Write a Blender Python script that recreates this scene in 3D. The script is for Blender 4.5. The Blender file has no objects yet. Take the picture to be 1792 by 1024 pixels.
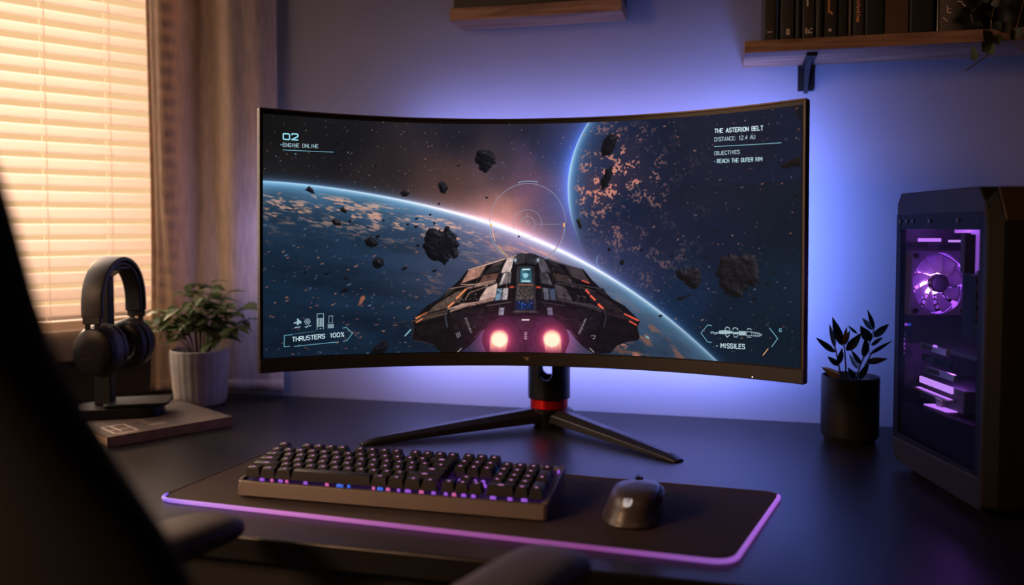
import bpy, bmesh, math, random
import numpy as np
from mathutils import Vector, Matrix
R = math.radians
random.seed(7)
C = bpy.context.scene.collection

# ------------------------------------------------------------------ materials
def lin(c):
    return tuple((v/12.92 if v <= .04045 else ((v+.055)/1.055)**2.4) for v in c)
def rgb(r, g, b): return lin((r/255, g/255, b/255))
def mat(name, col, rough=.5, metal=0., spec=.5, bump=0., bscale=200., var=0., vscale=30., coat=0., trans=0., stretch=None, sheen=0.):
    m = bpy.data.materials.new(name); m.use_nodes = True
    nt = m.node_tree; b = nt.nodes['Principled BSDF']
    b.inputs['Base Color'].default_value = (*col, 1)
    b.inputs['Roughness'].default_value = rough
    b.inputs['Metallic'].default_value = metal
    b.inputs['Specular IOR Level'].default_value = spec
    if coat: b.inputs['Coat Weight'].default_value = coat; b.inputs['Coat Roughness'].default_value = .15
    if sheen: b.inputs['Sheen Weight'].default_value = sheen
    if bump or var:
        tc = nt.nodes.new('ShaderNodeTexCoord'); src = tc.outputs['Object']
        if stretch:
            mp = nt.nodes.new('ShaderNodeMapping'); mp.inputs['Scale'].default_value = stretch
            nt.links.new(src, mp.inputs['Vector']); src = mp.outputs['Vector']
    if bump:
        n = nt.nodes.new('ShaderNodeTexNoise'); n.inputs['Scale'].default_value = bscale; n.inputs['Detail'].default_value = 3
        nt.links.new(src, n.inputs['Vector'])
        bp = nt.nodes.new('ShaderNodeBump'); bp.inputs['Strength'].default_value = bump; bp.inputs['Distance'].default_value = .002
        nt.links.new(n.outputs['Fac'], bp.inputs['Height']); nt.links.new(bp.outputs['Normal'], b.inputs['Normal'])
    if var:
        n = nt.nodes.new('ShaderNodeTexNoise'); n.inputs['Scale'].default_value = vscale; n.inputs['Detail'].default_value = 6
        nt.links.new(src, n.inputs['Vector'])
        r = nt.nodes.new('ShaderNodeValToRGB')
        r.color_ramp.elements[0].position = .3; r.color_ramp.elements[1].position = .7
        r.color_ramp.elements[0].color = (*[c*(1-var) for c in col], 1)
        r.color_ramp.elements[1].color = (*[min(1, c*(1+var)) for c in col], 1)
        nt.links.new(n.outputs['Fac'], r.inputs['Fac']); nt.links.new(r.outputs['Color'], b.inputs['Base Color'])
    if trans:
        t = nt.nodes.new('ShaderNodeBsdfTranslucent'); t.inputs['Color'].default_value = (*col, 1)
        mx = nt.nodes.new('ShaderNodeMixShader'); mx.inputs['Fac'].default_value = trans
        out = nt.nodes['Material Output']
        nt.links.new(b.outputs[0], mx.inputs[1]); nt.links.new(t.outputs[0], mx.inputs[2]); nt.links.new(mx.outputs[0], out.inputs[0])
    return m
def emat(name, col, strength=1.):
    m = bpy.data.materials.new(name); m.use_nodes = True
    b = m.node_tree.nodes['Principled BSDF']
    b.inputs['Base Color'].default_value = (.01, .01, .01, 1)
    b.inputs['Emission Color'].default_value = (*col, 1); b.inputs['Emission Strength'].default_value = strength
    b.inputs['Roughness'].default_value = .5
    return m
def glassmat(name, tint, gloss=.06):
    m = bpy.data.materials.new(name); m.use_nodes = True; nt = m.node_tree
    nt.nodes.remove(nt.nodes['Principled BSDF'])
    t = nt.nodes.new('ShaderNodeBsdfTransparent'); t.inputs['Color'].default_value = (*tint, 1)
    g = nt.nodes.new('ShaderNodeBsdfGlossy'); g.inputs['Roughness'].default_value = .03
    f = nt.nodes.new('ShaderNodeLayerWeight'); f.inputs['Blend'].default_value = .12
    pw = nt.nodes.new('ShaderNodeMath'); pw.operation = 'MULTIPLY_ADD'; pw.inputs[1].default_value = .014; pw.inputs[2].default_value = gloss*.06
    nt.links.new(f.outputs['Facing'], pw.inputs[0])
    mx = nt.nodes.new('ShaderNodeMixShader')
    nt.links.new(pw.outputs[0], mx.inputs['Fac']); nt.links.new(t.outputs[0], mx.inputs[1]); nt.links.new(g.outputs[0], mx.inputs[2])
    nt.links.new(mx.outputs[0], nt.nodes['Material Output'].inputs[0])
    return m
def woodmat(name, a, b, scale=(3, 40, 40), rough=.55):
    m = bpy.data.materials.new(name); m.use_nodes = True; nt = m.node_tree; p = nt.nodes['Principled BSDF']
    tc = nt.nodes.new('ShaderNodeTexCoord'); mp = nt.nodes.new('ShaderNodeMapping'); mp.inputs['Scale'].default_value = scale
    n = nt.nodes.new('ShaderNodeTexNoise'); n.inputs['Scale'].default_value = 2.2; n.inputs['Detail'].default_value = 8; n.inputs['Distortion'].default_value = .8
    r = nt.nodes.new('ShaderNodeValToRGB'); r.color_ramp.elements[0].position = .32; r.color_ramp.elements[1].position = .7
    r.color_ramp.elements[0].color = (*a, 1); r.color_ramp.elements[1].color = (*b, 1)
    nt.links.new(tc.outputs['Object'], mp.inputs['Vector']); nt.links.new(mp.outputs[0], n.inputs['Vector'])
    nt.links.new(n.outputs['Fac'], r.inputs['Fac']); nt.links.new(r.outputs['Color'], p.inputs['Base Color'])
    bp = nt.nodes.new('ShaderNodeBump'); bp.inputs['Strength'].default_value = .25; bp.inputs['Distance'].default_value = .002
    nt.links.new(n.outputs['Fac'], bp.inputs['Height']); nt.links.new(bp.outputs[0], p.inputs['Normal'])
    p.inputs['Roughness'].default_value = rough
    return m
def weavemat(name, col, scale=900., trans=.25):
    m = mat(name, col, .9, spec=.1, var=.25, vscale=60., trans=trans, stretch=(3, 3, .35), sheen=.2)
    nt = m.node_tree; b = nt.nodes['Principled BSDF']
    tc = nt.nodes.new('ShaderNodeTexCoord'); w = nt.nodes.new('ShaderNodeTexWave'); w.bands_direction = 'Z'
    w.inputs['Scale'].default_value = scale/6; w.inputs['Distortion'].default_value = 2.; w.inputs['Detail'].default_value = 2
    nt.links.new(tc.outputs['Object'], w.inputs['Vector'])
    bp = nt.nodes.new('ShaderNodeBump'); bp.inputs['Strength'].default_value = .35; bp.inputs['Distance'].default_value = .001
    nt.links.new(w.outputs['Fac'], bp.inputs['Height']); nt.links.new(bp.outputs[0], b.inputs['Normal'])
    return m

# ------------------------------------------------------------------ mesh builder
class MB:
    def __init__(s): s.v = []; s.f = []
    def add(s, vs, fs):
        o = len(s.v); s.v += [tuple(p) for p in vs]; s.f += [tuple(i+o for i in f) for f in fs]; return s
    def box(s, x0, x1, y0, y1, z0, z1):
        return s.add([(x0,y0,z0),(x1,y0,z0),(x1,y1,z0),(x0,y1,z0),(x0,y0,z1),(x1,y0,z1),(x1,y1,z1),(x0,y1,z1)],
                     [(0,3,2,1),(4,5,6,7),(0,1,5,4),(1,2,6,5),(2,3,7,6),(3,0,4,7)])
    def prism(s, pts, z0, z1):
        n = len(pts)
        return s.add([(*p, z0) for p in pts]+[(*p, z1) for p in pts],
                     [tuple(range(n-1,-1,-1)), tuple(range(n,2*n))]+[(i,(i+1)%n,n+(i+1)%n,n+i) for i in range(n)])
    def rings(s, rings, cap=(True, True), closed=True):
        n = len(rings[0]); vs = [p for r in rings for p in r]; fs = []
        for k in range(len(rings)-1):
            for i in range(n if closed else n-1):
                j = (i+1) % n
                fs.append((k*n+i, k*n+j, (k+1)*n+j, (k+1)*n+i))
        if cap[0]: fs.append(tuple(range(n-1,-1,-1)))
        if cap[1]: fs.append(tuple(range((len(rings)-1)*n, len(rings)*n)))
        return s.add(vs, fs)
    def lathe(s, prof, c=(0,0,0), n=48, cap=(True, True)):
        return s.rings([[(c[0]+r*math.cos(2*math.pi*i/n), c[1]+r*math.sin(2*math.pi*i/n), c[2]+z) for i in range(n)] for r, z in prof], cap)
    def tube(s, pts, rad, n=10):
        P = [Vector(p) for p in pts]; rr = rad if hasattr(rad, '__len__') else [rad]*len(P); rings = []
        up = Vector((0,0,1)); prev = None
        for i, p in enumerate(P):
            t = (P[min(i+1,len(P)-1)]-P[max(i-1,0)]).normalized()
            if prev is None:
                a = t.orthogonal().normalized()
            else:
                a = (prev-t*prev.dot(t)).normalized()
            prev = a; b = t.cross(a)
            rings.append([tuple(p+(a*math.cos(2*math.pi*k/n)+b*math.sin(2*math.pi*k/n))*rr[i]) for k in range(n)])
        return s.rings(rings)
    def cyl(s, a, b, r, n=32): return s.tube([a, b], r, n)
    def grid(s, fn, nu, nv):
        return s.add([fn(i/nu, j/nv) for j in range(nv+1) for i in range(nu+1)],
                     [(j*(nu+1)+i, j*(nu+1)+i+1, (j+1)*(nu+1)+i+1, (j+1)*(nu+1)+i) for j in range(nv) for i in range(nu)])
    def xf(s, M): s.v = [tuple(M @ Vector(p)) for p in s.v]; return s

def rmat(o):
    M = Matrix.Identity(4)
    while o is not None:
        M = Matrix.LocRotScale(o.location, o.rotation_euler, o.scale) @ M; o = o.parent
    return M
def tag(o, label=None, cat=None, group=None, kind=None):
    if label: o['label'] = label
    if cat: o['category'] = cat
    if group: o['group'] = group
    if kind: o['kind'] = kind
    return o
def empty(name, loc, label, cat, rz=0, group=None):
    o = bpy.data.objects.new(name, None); C.objects.link(o); o.location = loc; o.rotation_euler = (0, 0, rz)
    o.empty_display_size = .05
    return tag(o, label, cat, group)
# vertices of mb are world coordinates unless local=True (then: coordinates of the parent thing)
def obj(name, mb, m, parent=None, bevel=0, seg=2, smooth=30, local=False, sub=0, solid=0, label=None):
    me = bpy.data.meshes.new(name)
    vs = mb.v
    loc = (0, 0, 0)
    if parent is not None:
        if not local:
            Mi = rmat(parent).inverted(); vs = [tuple(Mi @ Vector(p)) for p in vs]
    else:
        a = np.array(vs); loc = (float((a[:,0].min()+a[:,0].max())/2), float((a[:,1].min()+a[:,1].max())/2), float(a[:,2].min()))
        vs = [(p[0]-loc[0], p[1]-loc[1], p[2]-loc[2]) for p in vs]
    me.from_pydata(vs, [], mb.f)
    me.validate()
    bm = bmesh.new(); bm.from_mesh(me); bmesh.ops.recalc_face_normals(bm, faces=bm.faces); bm.to_mesh(me); bm.free()
    me.materials.append(m)
    o = bpy.data.objects.new(name, me); C.objects.link(o); o.parent = parent; o.location = loc
    if solid:
        md = o.modifiers.new('thick', 'SOLIDIFY'); md.thickness = solid; md.offset = 0
    if bevel:
        md = o.modifiers.new('bevel', 'BEVEL'); md.width = bevel; md.segments = seg; md.limit_method = 'ANGLE'; md.angle_limit = R(35)
    if sub:
        md = o.modifiers.new('sub', 'SUBSURF'); md.levels = sub; md.render_levels = sub
    if smooth:
        me.shade_smooth(); me.set_sharp_from_angle(angle=R(smooth))
    if label: o['label'] = label
    return o
def structure(name, mb, m, **k):
    o = obj(name, mb, m, **k); o['kind'] = 'structure'; return o
def dup(o, parent=None):
    c = o.copy(); C.objects.link(c); c.parent = parent; return c
def kids(o): return [x for x in bpy.data.objects if x.parent == o]
def rrect(x0, x1, y0, y1, r, n=6):
    out = []
    for cx, cy, a0 in ((x1-r, y0+r, -90), (x1-r, y1-r, 0), (x0+r, y1-r, 90), (x0+r, y0+r, 180)):
        for k in range(n+1):
            a = R(a0+90*k/n); out.append((cx+r*math.cos(a), cy+r*math.sin(a)))
    return out
def round_poly(pts, r, n=6):
    out = []; m = len(pts)
    for i in range(m):
        p = Vector(pts[i]).to_2d(); a = Vector(pts[i-1]).to_2d(); b = Vector(pts[(i+1) % m]).to_2d()
        u = (a-p).normalized(); w = (b-p).normalized()
        s = p+u*r; e = p+w*r
        for k in range(n+1):
            t = k/n; q = s*(1-t)**2+p*2*t*(1-t)+e*t*t; out.append((q.x, q.y))
    return out

# ------------------------------------------------------------------ palette
M = dict(
 wall=mat('painted_plaster', rgb(122,121,128), .85, spec=.2, bump=.12, bscale=160., var=.04, vscale=5.),
 wallb=mat('grey_plaster', rgb(102,96,94), .85, spec=.2, bump=.12, bscale=160.),
 ceil=mat('ceiling_paint', rgb(70,68,68), .9, spec=.2),
 floor=woodmat('floorboards', rgb(52,34,24), rgb(84,56,40), (1.2, 9, 9)),
 trim=mat('sill_paint', rgb(176,166,158), .6, bump=.05),
 desk=mat('desk_laminate', rgb(27,26,26), .34, spec=.36, bump=.10, bscale=700., var=.10, vscale=14.),
 black=mat('black_plastic', rgb(15,14,14), .42, spec=.35, bump=.05, bscale=900.),
 blacks=mat('black_satin', rgb(13,12,12), .38, spec=.3, bump=.03, bscale=900.),
 dark=mat('dark_plastic', rgb(30,29,29), .5, bump=.06, bscale=900.),
 chin=mat('brushed_dark_metal', rgb(36,33,30), .45, metal=.2, bump=.04, bscale=900., stretch=(1, 40, 40)),
 lip=mat('bronze_lip', rgb(70,57,48), .4, metal=.5, bump=.02),
 red=mat('anodised_red', rgb(190,14,14), .3, metal=.7, bump=.02),
 steel=mat('stand_metal', rgb(52,50,50), .34, metal=.6, bump=.04, bscale=700.),
 kbcase=mat('keyboard_metal', rgb(96,86,80), .42, metal=.35, bump=.06, bscale=900.),
 key=mat('keycap_plastic', rgb(32,30,29), .45, bump=.05, bscale=1500.),
 cloth=mat('mat_cloth', rgb(58,49,45), .9, spec=.15, bump=.3, bscale=2500., var=.15, vscale=900.),
 wood=woodmat('shelf_oak', rgb(98,68,52), rgb(156,116,90), (2.5, 30, 30)),
 slat=mat('blind_slat', rgb(240,228,218), .6, trans=.62, bump=.04),
 cord=mat('blind_cord', rgb(240,225,205), .8, bump=.1, trans=.6),
 rail=mat('blind_rail', rgb(236,220,200), .5, trans=.3, bump=.03),
 curtain=weavemat('linen_curtain', rgb(206,184,164), trans=.32),
 pot=mat('ribbed_concrete', rgb(196,186,178), .75, bump=.3, bscale=120., var=.10, vscale=40.),
 soil=mat('potting_soil', rgb(40,28,20), .95, bump=.9, bscale=260., var=.4, vscale=150.),
 leaf=mat('soft_green_leaf', rgb(104,122,78), .55, trans=.3, var=.3, vscale=25.),
 leafd=mat('dark_green_leaf', rgb(34,44,34), .42, trans=.12, var=.25, vscale=30.),
 leafy=mat('yellowing_leaf', rgb(150,92,28), .5, trans=.3, var=.25, vscale=60.),
 stem=mat('woody_stem', rgb(92,66,40), .7, bump=.3),
 stemd=mat('brown_stem', rgb(70,44,30), .7, bump=.3),
 potb=mat('black_ceramic', rgb(20,17,16), .5, spec=.3, bump=.1, bscale=300.),
 chair=mat('chair_fabric', rgb(13,12,16), .85, spec=.12, bump=.4, bscale=900., sheen=.15),
 chairp=mat('chair_plastic', rgb(20,19,19), .5, bump=.05),
 armpad=mat('soft_arm_pad', rgb(54,46,42), .55, spec=.4, bump=.1, bscale=700.),
 leather=mat('ear_pad_leather', rgb(28,25,24), .5, bump=.5, bscale=120.),
 hp=mat('headphone_shell', rgb(36,31,28), .45, bump=.06, bscale=900.),
 page=mat('book_pages', rgb(190,164,140), .9, bump=.4, bscale=300., stretch=(1, 1, 30)),
 cover=mat('worn_cover', rgb(92,80,72), .6, bump=.1, var=.35, vscale=22.),
 print=mat('pale_print', rgb(205,190,176), .6, bump=.02),
 gold=mat('gilt_print', rgb(196,140,96), .4, metal=.5, bump=.02),
 pcframe=mat('case_steel', rgb(9,9,10), .6, spec=.1, bump=.04, bscale=900.),
 pcfront=mat('case_front', rgb(28,25,22), .6, spec=.15, bump=.06, bscale=900.),
 pcin=mat('case_interior', rgb(36,33,42), .5, bump=.05),
 silver=mat('bare_metal', rgb(150,140,140), .35, metal=.8, bump=.03),
 fanb=mat('frosted_fan_blade', rgb(196,180,205), .45, trans=.55, bump=.05),
 pcfan=mat('fan_plastic', rgb(96,84,112), .5, bump=.04),
 pcb=mat('circuit_board', rgb(26,28,34), .5, var=.4, vscale=260., bump=.3, bscale=300.),
 bronze=mat('brown_metal', rgb(64,48,32), .5, metal=.4, bump=.05),
)
E_PUR = emat('purple_led', rgb(196,124,255), 1.4)
E_PURW = emat('bright_violet_led', rgb(206,150,255), 1.25)
E_MAT = emat('mat_edge_glow', rgb(196,104,200), 1.)
def _mat_edge(m):
    nt = m.node_tree; tc = nt.nodes.new('ShaderNodeTexCoord'); sx = nt.nodes.new('ShaderNodeSeparateXYZ'); mr = nt.nodes.new('ShaderNodeMapRange')
    mr.inputs['From Min'].default_value = -.43; mr.inputs['From Max'].default_value = .43
    rp = nt.nodes.new('ShaderNodeValToRGB'); el = rp.color_ramp.elements
    el[0].position = 0; el[0].color = (*rgb(120,90,220), 1); el[1].position = 1; el[1].color = (*rgb(172,100,226), 1)
    for p, c in ((.07, (190,130,232)), (.22, (196,112,190)), (.45, (150,76,146)), (.72, (128,62,128)), (.88, (140,84,176))):
        e_ = el.new(p); e_.color = (*rgb(*c), 1)
    nt.links.new(tc.outputs['Object'], sx.inputs[0]); nt.links.new(sx.outputs['X'], mr.inputs['Value']); nt.links.new(mr.outputs[0], rp.inputs['Fac'])
    nt.links.new(rp.outputs['Color'], nt.nodes['Principled BSDF'].inputs['Emission Color'])
_mat_edge(E_MAT)
E_MATB = emat('mat_edge_glow_violet', rgb(120,90,235), .75)
E_LEG = emat('key_legend_glow', rgb(205,132,190), .75)
E_KP = emat("key_led_pink", rgb(225,100,170), .75)
E_KV = emat("key_led_violet", rgb(160,86,225), .8)
E_KB = emat("key_led_blue", rgb(50,110,235), .8)
E_W = emat('status_led', rgb(255,225,235), 3.)
E_MARK = emat('logo_glow', rgb(190,180,178), .75)

# ------------------------------------------------------------------ room
HW = 2.45
YB = 1.765
cl = Vector((-1.30, YB, 0)); wd = Vector((-.515, -.857, 0)); wn = Vector((.857, -.515, 0))
def WL(w, n, z): p = cl+wd*w+wn*n; return (p.x, p.y, z)
def wbox(mb, w0, w1, n0, n1, z0, z1):
    vs = [WL(w, n, z) for z in (z0, z1) for n in (n0, n1) for w in (w0, w1)]
    return mb.add(vs, [(0,1,3,2),(4,6,7,5),(0,4,5,1),(2,3,7,6),(0,2,6,4),(1,5,7,3)])
LW = 3.3
e = WL(LW, 0, 0)
foot = [(-1.30-.2, YB+.15), (1.75, YB+.15), (1.75, -1.7), (e[0]-.3, -1.7), (e[0]-.3, e[1])]
structure('floor', MB().prism(foot, -.1, 0), M['floor'], smooth=0)
structure('ceiling', MB().prism(foot, HW, HW+.1), M['ceil'], smooth=0)
structure('wall_back', MB().box(-1.30, 1.75, YB, YB+.12, 0, HW), M['wall'], smooth=0)
structure('wall_right', MB().box(1.62, 1.75, -1.6, YB, 0, HW), M['wallb'], smooth=0)
structure('wall_front', MB().box(e[0]-.3, 1.62, -1.7, -1.6, 0, HW), M['wallb'], smooth=0)
ZS, ZT, W0, W1 = .905, 1.95, -.05, 2.35
mb = MB()
wbox(mb, -.14, LW, -.12, 0, 0, ZS); wbox(mb, -.14, LW, -.12, 0, ZT, HW)
wbox(mb, -.14, W0, -.12, 0, ZS, ZT); wbox(mb, W1, LW, -.12, 0, ZS, ZT)
structure('wall_left', mb, M['wallb'], smooth=0)
structure('wall_side', MB().box(e[0]-.3, e[0], -1.6, e[1]+.1, 0, HW), M['wallb'], smooth=0)
# window: frame, glass, apron under the sill
win = bpy.data.objects.new('window_1', None); C.objects.link(win); win.location = WL((W0+W1)/2, 0, ZS); win['kind'] = 'structure'
mb = MB()
for w in (W0-.02, .52, 1.1, 1.7, W1-.04): wbox(mb, w, w+.04, -.10, -.06, ZS, ZT)
for z in (ZS, ZT-.04): wbox(mb, W0, W1, -.10, -.06, z, z+.04)
obj('window_frame', mb, M['trim'], win, bevel=.004)
obj('window_pane', wbox(MB(), W0+.02, W1-.02, -.084, -.080, ZS+.02, ZT-.02), glassmat('clear_glass', (.96, .96, .96)), win, smooth=0)
obj('window_sill', wbox(MB(), -.02, 2.45, .0, .035, ZS-.075, ZS-.004), M['trim'], win, bevel=.004)
# blind
bl = empty('window_blind', WL(1.2, .055, ZS), 'closed warm cream horizontal slat blind glowing with sunset light over the window', 'blind')
mb = MB(); z = ZS+.040; pitch = .0345
while z < ZT+.02:
    tl = R(58); h = .0140
    pts = []
    for k in range(7):
        a = -1+2*k/6
        cn = a*h*math.cos(tl); cz = a*h*math.sin(tl); bow = .0022*(1-a*a)
        pts.append((.055-cn+bow*math.sin(tl), z+cz+bow*math.cos(tl)))
    vs = []; n = len(pts)
    for w in (.012, W1+.03): vs += [WL(w, p[0], p[1]) for p in pts]
    mb.add(vs, [(i, i+1, n+i+1, n+i) for i in range(n-1)])
    z += pitch
obj('slats', mb, M['slat'], bl, solid=.0012, smooth=60)
obj('bottom_rail', wbox(MB(), .012, W1+.03, .043, .067, ZS-.002, ZS+.018), M['rail'], bl, bevel=.003)
obj('headrail', wbox(MB(), .012, W1+.03, .03, .08, ZT+.02, ZT+.06), M['rail'], bl, bevel=.003)
for w in (.13, .26, .75, 1.35, 1.95):
    mb = MB()
    for nn in (.040, .070): mb.cyl(WL(w, nn, ZS+.01), WL(w, nn, ZT+.02), .0007, 6)
    obj('ladder_cord', mb, M['cord'], bl)
# curtain hanging at the corner
def cur(u, v):
    x = (1-u)**3*-1.256+3*u*(1-u)**2*-1.228+3*u*u*(1-u)*-1.10+u**3*-.974
    y = (1-u)**3*1.660+3*u*(1-u)**2*1.716+3*u*u*(1-u)*1.732+u**3*1.738
    d = (.013+.013*min(1, max(0, v*5-.6)))*math.sin(12.5*u**.8+.9)*(1-.45*u)*min(1, .3+3*u)+.006*math.sin(u*31+1.2+.4*v)*(1-u*.6)+.003*math.sin(u*9+3*v)
    z = .7535+v*1.33
    return (x+.006*math.sin(5*v+u*8)*(1-v), y+d*(.9+.15*v)-.012*(1-v)*0, z)
cu = empty('curtain', (-1.13, 1.715, .7535), 'beige linen curtain hanging in soft folds between window blind and monitor', 'curtain')
obj('drape', MB().grid(cur, 150, 60), M['curtain'], cu, smooth=80, solid=.0015)
obj('hem', MB().grid(lambda u, v: (lambda p: (p[0], p[1]-.0018, p[2]))(cur(u, v*.018)), 150, 2), M['curtain'], cu, smooth=80, solid=.0012)

# ------------------------------------------------------------------ desk
D = .74
dk = empty('desk', (-.3, 1.34, 0), 'wide matt black desk running along the back wall under the monitor', 'desk')
poly = [(-1.272, 1.757), (1.10, 1.757), (1.10, .925), (-1.62, .935), (-1.585, 1.262)]
obj('desktop', MB().prism(poly, D-.032, D), M['desk'], dk, bevel=.003)
obj('apron', MB().box(-1.45, 1.02, .965, .985, D-.10, D-.032), M['dark'], dk, bevel=.002)
for x, y in ((-.62, 1.0), (-1.45, 1.05), (1.0, 1.0), (1.0, 1.70), (-1.15, 1.68)):
    obj('leg', MB().box(x-.025, x+.025, y-.025, y+.025, 0, D-.032), M['dark'], dk, bevel=.003)
# ------------------------------------------------------------------ monitor
MP = [-0.3245, 1.44, 1.0957, 0.1268, 0.0301, 0.6554, 0.9194, 0.4254]
INS = (0.0062, 0.0066, 0.009, 0.0235)
mx0, my0, mzc, myaw, mtilt, MR, MW, MH = MP
def panel(s, t, off=0.):        # s, t in -1..1 over the panel face, off = metres in front of it
    a = s*MW/2/MR; r = MR-off
    lx = r*math.sin(a); ly = r*math.cos(a)-MR; lz = t*MH/2
    y = ly+lz*math.sin(mtilt); z = lz*math.cos(mtilt)-ly*math.sin(mtilt)
    return (mx0+lx*math.cos(myaw)-y*math.sin(myaw), my0+lx*math.sin(myaw)+y*math.cos(myaw), mzc+z)
WS = MW-INS[0]-INS[1]; HS = MH-INS[2]-INS[3]; SY = HS/WS*1000
def scr(X, Y, off=.0009):       # picture units (1000 across) -> point on the curved screen
    return panel(2*(INS[0]+X*WS/1000)/MW-1, 1-2*(INS[2]+Y*WS/1000)/MH, off)
def slab(s0, s1, t0, t1, o0, o1, ns=60, nt=1):
    mb = MB()
    def ring(s):
        ring = [(s, t0+(t1-t0)*k/nt, o0) for k in range(nt+1)]+[(s, t1-(t1-t0)*k/nt, o1) for k in range(nt+1)]
        return [panel(*p) for p in ring]
    return mb.rings([ring(s0+(s1-s0)*i/ns) for i in range(ns+1)])
HUB = (-.328, 1.612)
mon = empty('monitor', (HUB[0], HUB[1], D), 'large curved black monitor showing a spaceship above a planet', 'monitor')
obj('housing', slab(-1, 1, -1, 1, -.0005, -.012), M['black'], mon, bevel=.0025)
# thicker centre of the back, tapering to the rim
def back(u, v):
    s = -.86+1.72*u; t = -.8+1.6*v
    k = min(1, min(u, 1-u)*5)*min(1, min(v, 1-v)*5)
    return panel(s, t, -.0115-.034*k**.5)
obj('back_cover', MB().grid(back, 40, 24), M['dark'], mon, smooth=60)
# thin raised lip round the glass
mb = MB(); q = .0026/MW*2; qt = .0026/MH*2
for a in ((-1, 1, 1-qt, 1), (-1, -1+q, -1, 1-qt), (1-q, 1, -1, 1-qt)):
    t_ = slab(*a, .0028, -.0005, ns=60 if a[1]-a[0] > 1 else 2); mb.add(t_.v, t_.f)
obj('bezel', mb, M['lip'], mon, smooth=30)
TC = -1+2*(INS[3]-.0012)/MH
obj('chin', slab(-1, 1, -1, TC, .0034, -.0005), M['chin'], mon, bevel=.0012)

# ---- the picture on the screen, computed per vertex
NX, NY = 1180, 526
U, V = np.meshgrid(np.linspace(0, 1000, NX), np.linspace(0, SY, NY))
def vnoise(X, Y, s, seed):
    g = np.random.RandomState(seed); T = g.rand(257, 257); T[256] = T[0]; T[:, 256] = T[:, 0]
    x = X/s+seed*7.3; y = Y/s+seed*3.1
    xi = np.floor(x).astype(int); yi = np.floor(y).astype(int); fx = x-xi; fy = y-yi
    fx = fx*fx*(3-2*fx); fy = fy*fy*(3-2*fy); xi %= 256; yi %= 256
    return (T[yi, xi]*(1-fx)+T[yi, xi+1]*fx)*(1-fy)+(T[yi+1, xi]*(1-fx)+T[yi+1, xi+1]*fx)*fy
def fbm(X, Y, s, seed, o=5, g=.5):
    r = 0; a = 1; n = 0
    for k in range(o): r = r+a*vnoise(X, Y, s/2**k, seed+k); n += a; a *= g
    return r/n
def sst(a, b, x): t = np.clip((x-a)/(b-a), 0, 1); return t*t*(3-2*t)
def ga(x, s): return np.exp(-(x/s)**2)
img = np.zeros((NY, NX, 3))
def over(col, m):
    global img
    m = np.clip(m, 0, 1)[..., None]; img = img*(1-m)+np.asarray(col)*m
def addc(col, m): 
    global img
    img = img+np.asarray(col)*m[..., None]
# stray light of space: colours at anchor points, blended by distance
anch = [((600,240),(24,25,31)),((480,295),(31,29,31)),((480,215),(22,22,23)),((800,230),(30,30,42)),((780,320),(72,54,52)),((660,305),(44,38,41)),
        ((880,365),(140,98,92)),((930,330),(88,62,74)),((880,290),(62,52,62)),((970,360),(62,56,82)),((975,260),(40,42,68)),((920,225),(34,34,48)),((1020,440),(52,66,112)),
        ((1100,470),(34,48,86)),((1150,400),(24,34,62)),((1250,420),(14,26,50)),((1200,300),(17,24,46)),((1330,240),(15,18,26)),((1200,225),(18,22,32)),
        ((1370,400),(12,24,40)),((1370,500),(12,32,50)),((1200,520),(16,38,68)),((1280,560),(10,28,46)),((1370,610),(10,26,42)),((1100,300),(24,34,62))]
apx = [(144.5,32.2),(20.3,95.9),(20.4,14.8),(358.2,14.2),(336.8,111.9),(207.9,98.4),(445.5,160.0),(499.7,122.2),(445.2,78.6),(543.4,154.9),(548.4,47.2),(488.4,8.5),(598.1,241.1),(684.8,272.5),(737.9,199.2),(843.8,220.5),(790.4,97.4),(925.3,46.3),(789.8,20.8),(967.4,202.4),(968.2,297.8),(791.9,322.7),(876.2,360.0),(969.2,402.9),(683.7,93.4)]
acc = np.zeros_like(img); ws = np.zeros((NY, NX))
for (x, y), (_, c) in zip(apx, anch):
    w = 1/(((U-x)**2+(V-y)**2)+900)**1.7
    acc += w[..., None]*np.array(c); ws += w
img = acc/ws[..., None]
img *= (.78+.28*fbm(U, V, 150, 3))[..., None]
# nebula dust round the bright horizon
bx_, by_ = [(472.6,138.3)][0]
neb = fbm(U*1., V*.7, 60, 11, 6)
addc((95, 52, 40), ga(np.hypot(U-bx_, (V-by_)*1.1), 95)*np.clip(neb-.46, 0, 1)*1.3)
addc((60, 34, 60), ga(np.hypot(U-bx_-40, V-by_+40), 120)*np.clip(fbm(U, V, 45, 21, 6)-.5, 0, 1)*.8)
# far planet on the right
pl2 = np.array([(607.8,-0.5),(591.7,24.6),(578.8,58.6),(571.4,90.6),(569.4,128.2),(572.8,163.7),(581.6,196.0),(591.5,223.9)])
Aq = np.c_[2*pl2, np.ones(len(pl2))]; sol = np.linalg.lstsq(Aq, (pl2**2).sum(1), rcond=None)[0]
c2 = sol[:2]; r2 = math.sqrt(sol[2]+c2@c2)
d2 = r2-np.hypot(U-c2[0], V-c2[1])          # >0 inside
ang = np.arctan2(V-c2[1], -(U-c2[0]))       # 0 at the left limb
limb = np.clip(1-np.abs(ang+.18)/1.0, 0, 1)**.7*(1-sst(.05, .62, ang))
fade = sst(.95, .2, ang)*sst(-1.6, -.4, ang)
ins = sst(-.7, .9, d2)
over((16, 27, 52), ins*.75*sst(.8, .25, ang)*sst(340, 120, d2))
over((42, 72, 122), ins*limb*np.exp(-np.clip(d2, 0, None)/58)*.95)
over((112, 170, 226), ins*limb*np.exp(-np.clip(d2, 0, None)/13))
over((205, 234, 255), ins*limb*np.exp(-np.clip(d2, 0, None)/3.2)*.95)
addc((40, 74, 150), (1-ins)*limb*np.exp(-np.clip(-d2, 0, None)/16)*.95)
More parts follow.
